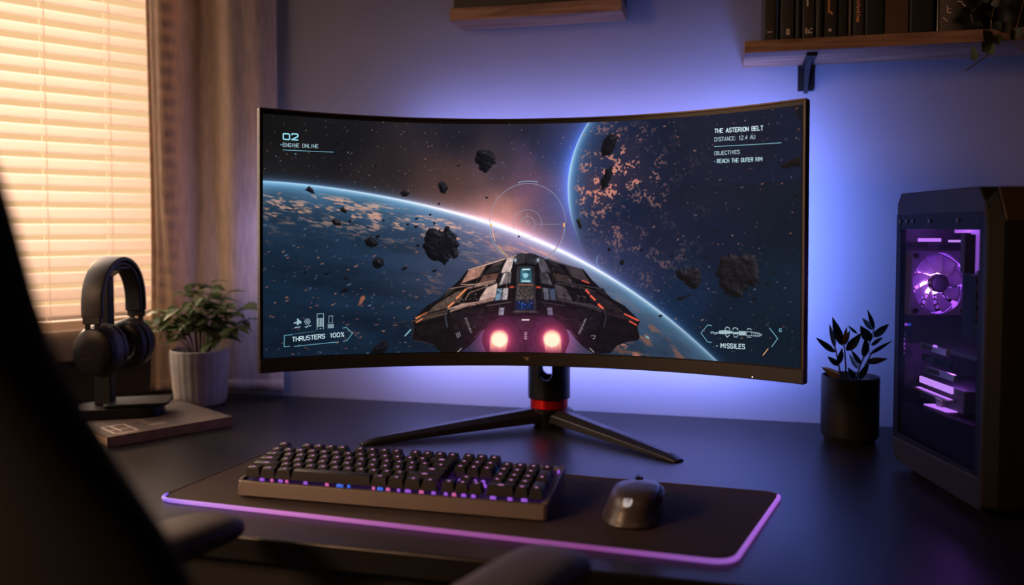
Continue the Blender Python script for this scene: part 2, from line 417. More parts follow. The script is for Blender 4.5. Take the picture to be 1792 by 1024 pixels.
addc((26, 40, 88), (1-ins)*limb*np.exp(-np.clip(-d2, 0, None)/60)*.6)
n1 = fbm(U, V, 90, 31, 6, .62); n2 = fbm(U, V, 13, 37, 3); n3 = vnoise(U, V, 3.2, 39)
for (cx_, cy_), sx_, k_ in zip([(619.2,123.6),(675.3,119.5),(656.8,76.7),(716.4,178.0)], (34, 44, 60, 90), (1., 1.1, .55, .4)):
    m = ga(np.hypot(U-cx_, (V-cy_)*.75), sx_)*np.clip((n1-.40)*4, 0, 1)*np.clip((n2-.50)*9, 0, 1)*np.clip((n3-.44)*7, 0, 1)*k_*1.5
    over((214, 140, 120), np.clip(m, 0, .9)*sst(6, 24, d2))
    over((120, 62, 58), ga(np.hypot(U-cx_, (V-cy_)*.75), sx_)*np.clip((n1-.42)*3, 0, 1)*.24*k_*sst(6, 24, d2))
# near planet
pl1 = np.array([(-1.0,118.3),(61.3,121.6),(144.5,127.9),(208.0,136.8),(272.1,148.4),(358.5,169.1),(412.9,185.1),(467.4,203.4),(521.9,225.1),(576.4,248.7),(630.8,276.2),(685.0,309.5),(738.9,346.0),(792.3,386.3),(845.4,428.0)])
cf = np.polyfit(pl1[:,0]/1000, pl1[:,1], 5)
yl = np.polyval(cf, U/1000); sl = np.polyval(np.polyder(cf), U/1000)/1000
d1 = (V-yl)/np.sqrt(1+sl**2)                # >0 on the planet
xb = [(472.8,203.4)][0][0]
hot = ga(U-xb, 150); hot2 = ga(U-xb, 330)
ins1 = sst(-.8, 1.2, d1)
# body colours
left = sst(xb+250, xb-150, U)
base = np.zeros_like(img)
dd = np.clip(d1, 0, None)
k0 = np.exp(-dd/34)[..., None]; k1 = np.exp(-dd/120)[..., None]
base[:] = (15, 29, 46)
base = base*(1-k1)+np.array((38, 62, 90))*k1
base = base*(1-k0)+np.array((84, 124, 156))*k0
sw = fbm(U*.35+V*.5, V*1.6-U*.25, 46, 41, 6, .55)
base *= (.62+.74*sw)[..., None]
pm = (ga(U-xb-20, 135)*np.exp(-dd/120))[..., None]
base = base*(1-pm*.8)+np.array((140, 112, 146))*pm*.8
pm = (ga(U-[(348.0,274.5)][0][0], 120)*ga(V-[(348.0,274.5)][0][1], 75))[..., None]
base = base*(1-pm*.5)+np.array((72, 80, 108))*pm*.5
rt = sst(xb+120, xb+330, U)[..., None]
base = base*(1-rt*.55)+np.array((52, 66, 88))*(.55+.8*fbm(U+V*.8, (V-U*.7)*3, 40, 53, 5))[..., None]*rt*.55
mm = ins1[..., None]; img = img*(1-mm)+base*mm
# cloud lights
cl1 = fbm(U, V*3.4+U*-.55, 26, 61, 5, .62); cl1b = fbm(U, V, 120, 62, 3); cl1c = fbm(U*.6, V*3+U*-.5, 7, 64, 2)
band = sst(9, 22, d1)*sst(105, 34, d1)
over((226, 164, 138), np.clip((cl1-.455)*7, 0, 1)*np.clip((cl1c-.40)*5, 0, 1)*np.clip((cl1b-.28)*5, 0, 1)*band*sst(xb+40, xb-140, U)*.85)
over((236, 150, 116), np.clip((fbm(U*.5, (V-U*.42)*3.6, 22, 66, 5)-.5)*6, 0, 1)*sst(8, 20, d1)*sst(64, 26, d1)*ga(U-xb-10, 110)*.6)
cl2 = fbm(U, V*2.4-U*.5, 36, 71, 5, .6); cl3 = fbm(U, V, 200, 77, 3)
over((214, 134, 104), np.clip((cl2-.60)*10, 0, 1)*np.clip((cl3-.47)*6, 0, 1)*np.clip((cl1c-.42)*7, 0, 1)*sst(50, 100, d1)*sst(260, 130, d1)*.75)
over((170, 98, 66), np.clip((fbm(U+V*.6, (V-U*.75)*2.4, 30, 83, 5)-.56)*7, 0, 1)*sst(12, 40, d1)*sst(xb+80, xb+260, U)*.55)
# limb
b = .35+.65*hot2
fr = sst(xb+380, xb+120, U)*.5+.5
over((104, 178, 226), ins1*np.exp(-dd/9)*.9*fr)
over(np.array((206, 236, 255)), ins1*np.exp(-dd/3.4)*(.5+.5*hot2)*fr)
over((255, 248, 248), np.exp(-np.abs(d1-1.2)/2.1)*hot2*.95)
up = np.clip(-d1, 0, None)
addc((44, 86, 130), (1-ins1)*np.exp(-up/7)*(.8)*fr)
addc((110, 70, 64), (1-ins1)*np.exp(-up/18)*hot)
addc((60, 38, 36), (1-ins1)*np.exp(-up/50)*hot)
addc((80, 42, 44), ins1*np.exp(-dd/24)*hot)
# small crescent moon
mxy = [(639.4,259.1)][0]
dm = np.hypot(U-mxy[0], V-mxy[1]); am = np.arctan2(V-mxy[1], -(U-mxy[0]))
over((120, 150, 196), ga(dm-15, 1.3)*sst(1.5, .4, np.abs(am-.25))*.7)
# stars and sparks
rs = np.random.RandomState(5)
def dot(x, y, r, c, k=1., ax=1., an=0.):
    i0, i1 = int((x-9)/1000*NX), int((x+9)/1000*NX)+2; j0, j1 = int((y-9)/SY*NY), int((y+9)/SY*NY)+2
    i0, j0 = max(i0, 0), max(j0, 0)
    if i1 <= i0 or j1 <= j0: return
    sub = (slice(j0, j1), slice(i0, i1)); dx = U[sub]-x; dy = V[sub]-y
    if dx.size == 0: return
    xx = dx*math.cos(an)+dy*math.sin(an); yy = -dx*math.sin(an)+dy*math.cos(an)
    m = np.exp(-((xx/(r*ax))**2+(yy/r)**2))[..., None]*k
    img[sub] = img[sub]*(1-m)+np.array(c)*m
for _ in range(330):
    x, y = rs.rand()*600, rs.rand()*200
    if y < np.interp(x, pl1[:,0], pl1[:,1])-6:
        c = ((190,176,168), (210,150,130), (150,165,190))[rs.randint(3)]
        dot(x, y, .55+.5*rs.rand()**2, c, .3+.6*rs.rand())
for _ in range(430):
    x = 590+rs.rand()*405; y = rs.rand()*SY
    if y < np.interp(x, pl1[:,0], pl1[:,1])-8:
        c = ((196,120,96), (176,104,84), (206,150,130), (120,130,160))[rs.randint(4)]
        dot(x, y, .6+.7*rs.rand()**2, c, .25+.6*rs.rand(), 1+rs.rand()*1.4, rs.rand()*-.6)
for _ in range(240):
    x = rs.rand()*330; y = 130+rs.rand()*310
    if y > np.interp(x, pl1[:,0], pl1[:,1])+18:
        dot(x, y, .6+.8*rs.rand()**2, ((232,140,96), (206,120,90), (120,140,170))[rs.randint(3)], .3+.6*rs.rand(), 1+rs.rand()*2.2, rs.rand()*-.5)
# polygon filler with soft edges
def poly(pts, col, k=1., soft=.9, fx=None):
    P = np.array(pts, float)
    x0, y0 = P.min(0)-3; x1, y1 = P.max(0)+3
    i0, i1 = max(0, int(x0/1000*NX)), min(NX, int(x1/1000*NX)+2); j0, j1 = max(0, int(y0/SY*NY)), min(NY, int(y1/SY*NY)+2)
    if i1 <= i0 or j1 <= j0: return
    s = (slice(j0, j1), slice(i0, i1)); X = U[s]; Y = V[s]
    inside = np.zeros(X.shape, bool); dist = np.full(X.shape, 1e9)
    for (ax, ay), (bx, by) in zip(P, np.roll(P, -1, 0)):
        if ay != by:
            inside ^= ((ay > Y) != (by > Y)) & (X < (bx-ax)*(Y-ay)/(by-ay)+ax)
        L2 = (bx-ax)**2+(by-ay)**2+1e-9
        t = np.clip(((X-ax)*(bx-ax)+(Y-ay)*(by-ay))/L2, 0, 1)
        dist = np.minimum(dist, np.hypot(X-ax-t*(bx-ax), Y-ay-t*(by-ay)))
    sd = np.where(inside, dist, -dist)
    m = np.clip(.5+sd/soft, 0, 1)[..., None]*k
    c = np.asarray(col, float)
    if fx is not None: c = fx(X, Y, sd, c)
    img[s] = img[s]*(1-m)+c*m
def plate(X, Y, sd, c):          # worn hull plate: grain, streaks and a bevelled edge
    n = .84+.32*vnoise(X*1., Y*1., 7, 91); n2 = .88+.24*vnoise(X, Y, 1.6, 93)
    e = np.where(sd < 1.1, .62, 1.)
    return c*(n*n2*e)[..., None]
def rock(seed, warm=0., lit=1.):
    def f(X, Y, sd, c):
        h = fbm(X, Y, 16, seed, 5, .6)*9+np.minimum(sd, 9)*.9
        gy, gx = np.gradient(h)
        l = np.clip(.35-gx*.55*1+gy*.75, 0, 2)
        l = l*(.5+.9*vnoise(X, Y, 3, seed+9))
        cc = np.array((58., 62, 78))*(1-warm)+np.array((96., 66, 54))*warm
        return np.array((12., 13, 18))+cc*(l*lit*.40)[..., None]
    return f
def asteroid(pts, seed, warm=0., lit=1., jag=.18):
    P = np.array(pts, float); g = np.random.RandomState(seed); out = []
    n = len(P); cm = P.mean(0); big = np.abs(P-cm).max()
    for i in range(n):
        a, b_ = P[i], P[(i+1) % n]
        for k in range(3):
            q = a+(b_-a)*k/3; out.append(q+(g.rand(2)-.5)*big*jag)
    poly(out, (0, 0, 0), 1., 1., rock(seed, warm, lit))
def blob(px, rx, ry, rot, seed, warm=0., lit=1.):
    g = np.random.RandomState(seed+100); pts = []
    for k in range(9):
        a = k/9*2*math.pi; r = .75+.45*g.rand()
        x = math.cos(a)*rx*r; y = math.sin(a)*ry*r
        pts.append((px[0]+x*math.cos(rot)-y*math.sin(rot), px[1]+x*math.sin(rot)+y*math.cos(rot)))
    asteroid(pts, seed, warm, lit)
asteroid([(395.1,54.9),(403.8,48.4),(421.2,48.3),(429.9,57.0),(431.0,73.2),(421.3,85.2),(412.6,91.7),(401.7,86.3),(397.4,76.6),(390.8,68.0)], 1, .25)
asteroid([(321.6,114.2),(328.1,108.7),(336.8,111.9),(341.1,122.6),(335.7,133.5),(326.0,130.4)], 2, .2)
asteroid([(250.7,131.6),(258.2,127.2),(268.9,132.3),(263.5,138.9),(255.0,139.0)], 3, .1, .6)
asteroid([(73.7,131.4),(83.0,124.8),(90.2,130.8),(94.4,136.9),(85.0,137.2)], 4, .5)
asteroid([(138.2,164.9),(144.5,160.5),(151.9,166.7),(150.9,173.1),(142.5,170.1)], 5, .7)
asteroid([(122.5,186.2),(132.0,182.9),(140.4,188.0),(140.4,195.4),(128.8,194.5)], 6, .9)
asteroid([(184.7,221.3),(195.3,214.8),(208.1,219.0),(209.1,229.6),(199.6,236.1),(187.9,231.9)], 7, .3)
asteroid([(197.5,259.6),(210.2,253.1),(219.8,256.3),(220.9,268.1),(211.3,275.6),(200.7,270.3)], 8, .2)
asteroid([(296.0,233.5),(300.2,211.8),(303.5,199.9),(312.1,195.5),(318.6,200.8),(331.5,200.8),(333.7,194.2),(341.3,194.2),(343.5,205.0),(354.3,209.3),(361.9,224.5),(359.8,237.5),(364.2,247.3),(358.8,253.8),(350.1,252.8),(343.6,260.4),(336.0,270.2),(328.4,263.7),(315.5,259.4),(302.5,248.6)], 9, .12, 1.05)
asteroid([(636.0,33.6),(645.7,24.4),(657.5,22.8),(663.0,30.4),(657.7,50.3),(647.0,62.6),(635.1,64.3),(631.8,53.6)], 10, .05, .8)
asteroid([(634.3,106.8),(642.8,87.9),(651.4,81.8),(653.6,92.5),(647.3,115.6),(636.5,127.1),(631.1,121.7)], 11, 0., .7)
asteroid([(585.9,182.0),(591.3,178.9),(595.7,191.7),(596.8,200.3),(591.4,198.2)], 12, .6, 1.4)
asteroid([(771.4,275.8),(781.0,270.5),(796.8,271.4),(812.7,269.1),(822.2,283.2),(819.2,297.5),(808.7,309.0),(798.1,306.1),(787.5,296.1),(775.8,288.1)], 13, .2, 1.)
asteroid([(848.4,270.8),(856.6,252.6),(871.1,246.6),(885.7,249.5),(901.2,244.5),(914.6,250.3),(925.1,267.8),(928.3,287.2),(919.2,299.1),(902.7,306.5),(892.5,319.6),(875.9,322.1),(863.3,314.5),(857.0,300.7),(849.5,286.8)], 14, .3, 1.05)
asteroid([(960.4,99.0),(974.5,92.4),(986.5,86.7),(999.6,86.8),(999.7,99.9),(984.6,100.7),(968.5,103.4)], 15, .8, .35)
asteroid([(195.5,432.6),(204.0,420.0),(221.1,410.8),(229.6,412.1),(229.7,422.8),(219.0,433.3)], 16, .2, .5)
asteroid([(667.5,261.0),(671.8,254.7),(677.2,257.8),(676.1,265.2),(670.7,266.3)], 17, .2)
for i, (p, rx, ry) in enumerate(zip([(281.9,180.6),(307.7,172.8),(414.9,139.5),(219.7,184.6),(157.2,186.7),(209.1,214.7),(280.8,195.8),(315.3,189.0),(284.1,231.4),(476.1,213.2),(258.4,274.6),(315.5,278.9),(150.9,292.4),(148.8,314.6),(115.2,283.7),(75.7,282.4),(264.7,191.6),(323.9,152.1),(647.9,237.8),(708.2,238.7),(764.9,249.0),(789.3,249.9),(775.3,211.9),(785.6,323.9),(798.2,319.4),(745.3,358.3),(917.3,321.7),(952.8,277.1),(942.7,293.7),(992.1,147.3),(913.8,142.8),(843.7,205.4),(877.9,184.0),(203.7,83.6),(360.5,79.1),(829.4,250.8)],
        (4,2.5,2.5,2.5,3,4,3,2.5,3.2,2,6,5,4,8,5,4,3,2.5,3,3.5,3.5,3.5,4,11,5,3.5,4,6,5,6,5,5,5,4,3,3), (2,2,2,2,2,2.5,2.5,3,3,2,2.5,2.2,3,3.5,2,2,2,2,3.5,2,2,2,1.5,2.2,1.6,2,3,2,2,2.4,1.5,1.6,1.5,1.5,1.5,1.5))):
    blob(p, rx, ry, -.35, 200+i, .25, .5)
poly([(171.0,344.6),(177.4,326.6),(183.7,323.5),(186.9,329.9),(178.4,342.6)], (150, 92, 74), .9, 1., plate)
poly([(835.9,424.6),(849.5,413.6),(852.5,405.3)], (205, 150, 90), .0)
# ---- the ship
WARM, COOL = 1, 0
def both(ptsL, ptsR, cl_, cr_, **k):
    poly(ptsL, cl_, fx=plate, **k); poly(ptsR, cr_, fx=plate, **k)
g1 = [(439.8,411.6),(540.1,410.2)]
for (gx_, gy_) in g1: addc((120, 36, 64), ga(np.hypot(U-gx_, V-gy_), 52)*.5)
both([(471.8,247.4),(449.7,256.2),(429.3,263.6),(379.8,275.4),(362.4,297.3),(345.0,313.4),(324.7,332.3),(301.5,345.2),(272.7,374.0),(277.1,385.7),(272.8,405.9),(277.1,410.3),(298.8,414.4),(316.2,421.6),(329.3,435.7),(359.8,437.4),(383.1,421.4),(396.2,406.8),(407.8,392.2),(420.9,386.3),(491.0,385.7),(490.5,245.9)],
     [(506.9,247.3),(529.1,255.9),(549.5,263.0),(599.1,274.3),(616.6,295.6),(634.1,311.2),(654.5,329.4),(677.7,341.6),(706.7,369.1),(702.4,380.5),(706.8,400.1),(702.6,404.5),(680.9,409.1),(663.6,416.6),(650.7,430.8),(620.2,433.4),(596.9,418.3),(583.7,404.3),(572.0,390.1),(558.8,384.6),(488.7,385.7),(488.2,245.9)],
     (20, 17, 20), (17, 15, 22))
both([(415.1,383.4),(438.4,365.7),(490.9,362.4),(491.2,436.8),(415.2,437.5),(407.8,412.6)], [(564.6,381.6),(541.2,364.6),(488.6,362.4),(488.9,436.8),(564.9,435.2),(572.0,410.4)], (40, 22, 38), (40, 22, 40))
# plates, left lit by the low sun, right in the shade
PLT = [
 ([(429.3,263.6),(448.8,257.1),(443.9,266.4),(419.1,275.3)], [(549.5,263.0),(529.9,256.8),(534.9,266.0),(559.8,274.5)], (66,58,60), (40,38,46)),
 ([(380.3,278.3),(414.7,268.0),(404.6,289.9),(365.3,304.0)], [(598.5,277.1),(564.1,267.3),(574.4,288.9),(613.7,302.3)], (168,122,108), (62,54,60)),
 ([(419.1,273.8),(443.9,267.9),(439.5,279.6),(409.5,285.5)], [(559.8,273.1),(534.9,267.5),(539.4,279.0),(569.4,284.6)], (46,42,44), (30,28,34)),
 ([(408.9,286.4),(439.8,281.6),(432.3,298.0),(397.9,304.5)], [(570.0,285.5),(539.1,281.1),(546.7,297.2),(581.2,303.2)], (96,66,58), (58,44,46)),
 ([(395.9,305.1),(432.3,299.2),(429.4,302.7),(374.0,314.8),(376.9,310.4)], [(583.2,303.8),(546.8,298.4),(549.7,301.8),(605.1,313.0),(602.1,308.7)], (150,118,108), (56,50,56)),
 ([(454.0,254.7),(471.5,250.3),(466.6,266.3),(459.1,282.1),(439.8,282.8)], [(524.7,254.5),(507.2,250.2),(512.2,266.1),(519.8,281.8),(539.1,282.2)], (196,172,166), (78,72,82)),
 ([(446.3,282.2),(464.9,279.8),(462.1,301.9),(437.0,307.3)], [(532.7,281.7),(514.0,279.5),(517.0,301.6),(542.1,306.6)], (120,110,114), (58,56,66)),
 ([(447.4,282.8),(454.1,281.9),(444.6,305.0),(438.7,306.1)], [(531.5,282.3),(524.8,281.5),(534.5,304.3),(540.4,305.4)], (196,184,182), (84,82,94)),
 ([(414.8,310.3),(434.1,302.1),(435.8,307.3),(430.1,330.1),(399.7,337.2),(403.2,327.9)], [(564.3,309.2),(545.0,301.3),(543.3,306.5),(549.2,329.1),(579.6,335.6),(576.0,326.4)], (190,160,148), (64,56,64)),
 ([(382.8,320.6),(415.4,309.2),(406.1,323.8),(374.1,333.2)], [(596.4,318.9),(563.7,308.1),(573.1,322.4),(605.2,331.1)], (22,20,22), (20,18,24)),
 ([(356.6,318.6),(377.5,312.2),(365.4,336.7),(340.7,350.1),(300.1,360.3),(316.0,343.9)], [(622.5,316.5),(601.6,310.5),(613.9,334.4),(638.6,347.1),(679.2,356.3),(663.2,340.6)], (84,68,60), (38,31,38)),
 ([(340.6,313.4),(356.6,310.4),(353.7,316.3),(330.5,332.3)], [(638.4,311.1),(622.5,308.5),(625.4,314.2),(648.7,329.5)], (60,52,50), (34,30,36)),
 ([(300.1,360.9),(340.7,351.2),(333.5,364.3),(278.5,378.4),(275.6,374.0)], [(679.2,356.9),(638.6,348.3),(646.0,360.9),(700.9,373.5),(703.8,369.2)], (60,48,44), (34,26,32)),
 ([(343.6,351.2),(365.4,340.2),(400.3,337.2),(430.1,331.3),(429.5,336.0),(374.1,348.4),(345.1,358.8)], [(635.7,348.3),(613.9,337.9),(579.0,335.6),(549.2,330.2),(549.8,334.9),(605.2,346.1),(634.3,355.8)], (134,108,98), (50,44,52)),
 ([(434.1,312.6),(445.5,311.4),(442.6,334.2),(430.7,336.0)], [(545.1,311.7),(533.7,310.7),(536.7,333.3),(548.7,334.9)], (104,132,156), (58,68,90)),
 ([(446.4,311.4),(457.4,310.1),(454.6,334.1),(443.5,334.1)], [(532.8,310.7),(521.7,309.7),(524.7,333.5),(535.8,333.3)], (168,160,162), (82,82,96)),
 ([(438.9,348.2),(449.4,348.1),(447.7,363.3),(437.2,363.4)], [(540.5,347.2),(530.0,347.3),(531.8,362.4),(542.4,362.3)], (126,132,146), (92,94,112)),
 ([(371.3,367.4),(380.0,367.4),(388.2,395.1),(380.1,395.1)], [(608.2,364.7),(599.5,364.9),(591.5,392.5),(599.6,392.3)], (36,34,42), (32,29,38)),
 ([(277.1,384.2),(339.3,371.6),(343.7,389.2),(287.2,406.1)], [(702.4,379.1),(640.2,368.2),(635.9,385.5),(692.4,400.7)], (24,20,22), (22,18,25)),
 ([(343.6,360.0),(368.3,351.3),(414.9,348.3),(403.4,383.4),(351.0,395.0)], [(635.8,356.9),(611.1,348.9),(564.5,346.8),(576.3,381.3),(628.7,391.5)], (26,22,26), (22,19,28)),
]
for a_, b_, c_, d_ in PLT: both(a_, b_, c_, d_)
# ribs between plates
def line(pts, w, col, k=1.):
    for (ax, ay), (bx, by) in zip(pts[:-1], pts[1:]):
        L = math.hypot(bx-ax, by-ay)+1e-9; nx, ny = -(by-ay)/L*w/2, (bx-ax)/L*w/2
        poly([(ax+nx, ay+ny), (bx+nx, by+ny), (bx-nx, by-ny), (ax-nx, ay-ny)], col, k, .9)
LN = [([(379.8,276.9),(414.7,266.6),(448.2,255.3)], [(599.1,275.7),(564.1,265.8),(530.5,255.0)], 1.6, (182,140,122), (60,56,66)),
      ([(345.0,312.8),(376.9,307.5),(432.3,296.3)], [(634.1,310.6),(602.1,305.9),(546.7,295.5)], 1.8, (140,112,102), (58,52,60)),
      ([(339.2,316.3),(345.0,311.6)], [(639.9,313.9),(634.1,309.4)], 2.4, (70,62,62), (40,36,42)),
      ([(414.7,268.9),(400.2,292.9),(374.1,333.8)], [(564.1,268.2),(578.8,291.7),(605.2,331.7)], 2.2, (44,38,38), (28,25,30)),
      ([(449.7,257.1),(435.2,301.5)], [(529.1,256.8),(543.8,300.7)], 2.4, (34,32,34), (26,24,30)),
      ([(467.2,251.8),(461.5,304.3),(461.6,336.4)], [(511.5,251.6),(517.6,303.9),(517.7,335.9)], 3.2, (22,21,25), (20,19,24)),
      ([(340.7,351.8),(336.4,365.8),(340.8,386.2)], [(638.6,348.8),(643.1,362.5),(638.8,382.6)], 2.4, (58,62,76), (44,46,60)),
      ([(340.7,351.2),(374.1,342.0)], [(638.6,348.3),(605.2,339.8)], 1.4, (170,140,124), (60,52,60)),
      ([(272.7,374.0),(340.7,360.0)], [(706.7,369.1),(638.7,356.8)], 1.2, (96,74,64), (46,38,46)),
      ([(414.9,345.4),(461.6,337.8)], [(564.5,343.9),(517.7,337.3)], 1.6, (80,74,76), (50,48,56)),
      ([(275.7,410.3),(298.8,414.4),(316.2,421.0)], [(704.0,404.4),(680.9,409.1),(663.6,416.0)], 1.2, (60,48,46), (44,38,46)),
      ([(359.2,434.5),(367.9,426.1)], [(620.8,430.5),(612.0,422.5)], 1.1, (200,196,190), (200,196,190)),
      ([(391.8,406.8),(406.3,392.2)], [(588.0,404.2),(573.4,390.1)], 1.2, (74,52,72), (74,52,72))]
for a_, b_, w_, c_, d_ in LN: line(a_, w_, c_); line(b_, w_, d_)
# nose
both([(471.8,246.5),(481.7,244.7),(489.3,245.9),(489.4,263.3),(470.1,267.8),(465.8,263.4)], [(506.9,246.4),(496.9,244.7),(489.3,245.9),(489.4,263.3),(508.7,267.6),(513.0,263.2)], (52,50,56), (46,45,52))
for a_ in [(469.5,258.2),(512.7,258.0)]: dot(*a_, 3.4, (214,240,255), .95, .7)
# spine
both([(471.9,269.2),(489.4,267.7),(489.8,356.5),(468.7,356.7),(470.3,307.1)], [(506.9,269.1),(489.4,267.7),(489.8,356.5),(510.8,356.3),(508.8,306.9)], (48,46,52), (42,41,48))
poly([(478.9,271.0),(501.4,270.8),(503.6,302.2),(476.1,302.4)], (34,42,50), 1.)
poly([(480.7,272.4),(499.9,272.3),(501.8,300.8),(477.9,301.0)], (58,104,122), 1., 1., lambda X, Y, sd, c: c*(.65+.6*vnoise(X, Y, 6, 95))[..., None])
line([(483.0,275.9),(497.6,275.8)], 2.6, (206,240,248)); line([(481.9,298.0),(498.3,297.9)], 2.2, (206,240,248))
poly([(483.1,284.3),(490.6,282.0),(495.3,285.4),(493.0,290.7),(486.6,292.5)], (150,206,220), .9)
line([(475.0,304.8),(504.2,304.6)], 1.4, (196,112,72))
poly([(473.2,307.1),(504.2,306.9),(506.0,332.5),(472.1,332.8)], (62,56,56), 1., 1., lambda X, Y, sd, c: c*(.3+1.4*vnoise(X, Y, 1.6, 97))[..., None])
poly([(471.0,334.6),(504.9,334.2),(506.1,352.9),(469.9,353.2)], (14,26,52), 1., 1., lambda X, Y, sd, c: c+np.array((20., 90, 190))*(np.clip(vnoise(X, Y, 1.7, 99)-.62, 0, 1)*3*sst(0, 8, sd))[..., None])
for a_ in [(476.8,336.8),(484.4,339.1),(494.4,337.3),(501.4,339.5),(490.8,335.5)]: dot(*a_, .9, (240,150,80), .8)
poly([(466.1,354.4),(511.4,354.0),(512.8,358.0),(464.6,358.5)], (70,66,72), 1., 1., plate)
poly([(472.8,366.9),(502.7,366.6),(507.1,376.7),(499.8,392.0),(479.4,392.3),(471.7,377.2)], (44,26,40), 1., 1., plate)
line([(482.2,371.8),(496.8,371.6)], 1.9, (240,236,232))
for k in range(4):
    a_ = [(489.9,396.2),(489.9,399.7),(489.9,403.8),(489.9,407.6)][k]; line([(a_[0]-2.5, a_[1]), (a_[0]+2.5, a_[1])], 1.6, (206,186,196), .8)
# small lights, lettering plates
for L_, w_ in (([(357.2,332.0),(376.4,313.3)], 2.6), ([(341.6,348.3),(353.2,338.4)], 2.8), ([(280.2,369.2),(302.7,357.7)], 2.2), ([(281.4,377.0),(293.5,369.6)], 1.4)):
    line(L_, w_+1.2, (150,60,34), .6); line(L_, w_, (255,150,96))
for L_, w_ in (([(603.9,312.7),(610.9,320.7)], 2.6), ([(612.7,323.5),(622.6,332.5)], 2.8), ([(627.3,339.3),(638.4,348.8)], 3.4), ([(677.2,356.4),(704.4,368.3)], 2.2), ([(686.5,369.5),(700.9,376.9)], 1.7), ([(596.3,295.6),(610.8,300.6)], 1.4)):
    line(L_, w_+2, (150,30,30), .55); line(L_, w_, (255,106,78))
for a_ in [(461.5,309.5),(515.6,309.7),(511.8,309.2),(465.0,309.2)]: dot(*a_, 1.7, (255,90,60), .9, 1.5)
rs = np.random.RandomState(9)
for Q_, lt in (([(464.8,254.7),(287.1,365.5),(461.6,336.4),(345.1,356.5)], 1.), ([(513.9,254.5),(692.2,361.1),(517.7,335.9),(634.3,353.5)], .5), ([(461.6,339.3),(343.6,360.0),(415.1,383.4),(351.0,395.0)], .4), ([(517.7,338.8),(635.8,356.9),(564.6,381.6),(628.7,391.5)], .34)):
    Q_ = [np.array(q_) for q_ in Q_]
    def pat(u, v): return tuple((Q_[0]*(1-u)+Q_[1]*u)*(1-v)+(Q_[2]*(1-u)+Q_[3]*u)*v)
    for _ in range(64):
        u, v = rs.rand()*.96, rs.rand()*.94; du_, dv_ = .008+.035*rs.rand()**2, .012+.06*rs.rand()**2
        b_ = rs.rand(); c_ = np.array((200., 168, 154))*lt if b_ > .7 else np.array((20., 18, 21)) if b_ < .5 else np.array((112., 92, 86))*lt
        poly([pat(u, v), pat(u+du_, v), pat(u+du_, v+dv_), pat(u, v+dv_)], c_, .75, .8)
    for _ in range(26):
        u, v = rs.rand(), rs.rand(); c_ = np.array((30., 26, 28)) if rs.rand() < .6 else np.array((150., 122, 112))*lt
        w_ = .5+.7*rs.rand()
        line([pat(u, v), pat(min(1, u+.25*rs.rand()), v)] if rs.rand() < .5 else [pat(u, v), pat(u, min(1, v+.4*rs.rand()))], w_, c_, .7)
# sunlit edges of the left plates, thin rim light on the right
for L_, w_, c_ in (([(379.8,277.7),(414.7,267.4),(448.8,256.5),(471.8,248.8)], 1.3, (232,190,168)), ([(365.3,304.6),(395.9,304.6),(432.3,298.0)], 1.1, (206,164,146)), ([(434.6,302.7),(430.6,330.1)], 1.2, (240,214,200)), ([(466.6,252.4),(459.1,281.5)], 1.1, (236,220,214)), ([(374.1,333.2),(382.8,320.6),(415.4,308.6)], 1., (190,150,132)), ([(340.7,351.2),(374.1,342.5),(429.5,331.9)], 1.1, (196,158,140)),
                   ([(599.1,276.6),(564.1,266.7),(529.9,256.2)], 1., (96,92,108)), ([(622.5,316.5),(601.6,310.5)], .9, (92,78,88)), ([(638.6,348.3),(549.8,330.8)], .9, (84,76,90)), ([(512.1,252.2),(519.8,281.2)], .9, (120,120,136)), ([(272.7,374.0),(277.1,385.7),(272.8,405.9)], 1., (70,56,54)), ([(706.7,369.1),(702.4,380.5),(706.8,400.1)], 1., (60,50,62))):
    line(L_, w_, c_, .9)
for k in range(9):
    t = k/8
    a_ = [(375.1,369.4),(385.9,396.3)]
    x_ = a_[0][0]+(a_[1][0]-a_[0][0])*t; y_ = a_[0][1]+(a_[1][1]-a_[0][1])*t
    line([(x_-1.6, y_+.6), (x_+2.0, y_-.8)], 1.0+.5*(k % 3 == 0), (176,172,176), .85)
    a_ = [(604.2,368.6),(592.1,395.4)]
    x_ = a_[0][0]+(a_[1][0]-a_[0][0])*t; y_ = a_[0][1]+(a_[1][1]-a_[0][1])*t
    line([(x_-1.8, y_-.6), (x_+1.4, y_+.5)], 1.0+.5*(k % 2), (206,202,210), .85)
for q_ in ([(356.8,397.4),(360.3,406.8)], [(359.7,396.2),(363.2,405.6)], [(362.6,395.1),(365.5,403.3)]): line(q_, 1.2, (170,170,180), .8)
for q_ in ([(615.4,399.9),(617.7,398.1)], [(618.3,405.0),(621.8,403.2)], [(621.2,398.0),(622.4,401.4)]): line(q_, 1.4, (206,202,210), .8)
for q_, c_ in (([(260.1,402.2),(271.6,389.6)], (150,206,226)), ([(717.8,396.8),(724.1,399.9)], (130,206,232))): line(q_, 2., c_)
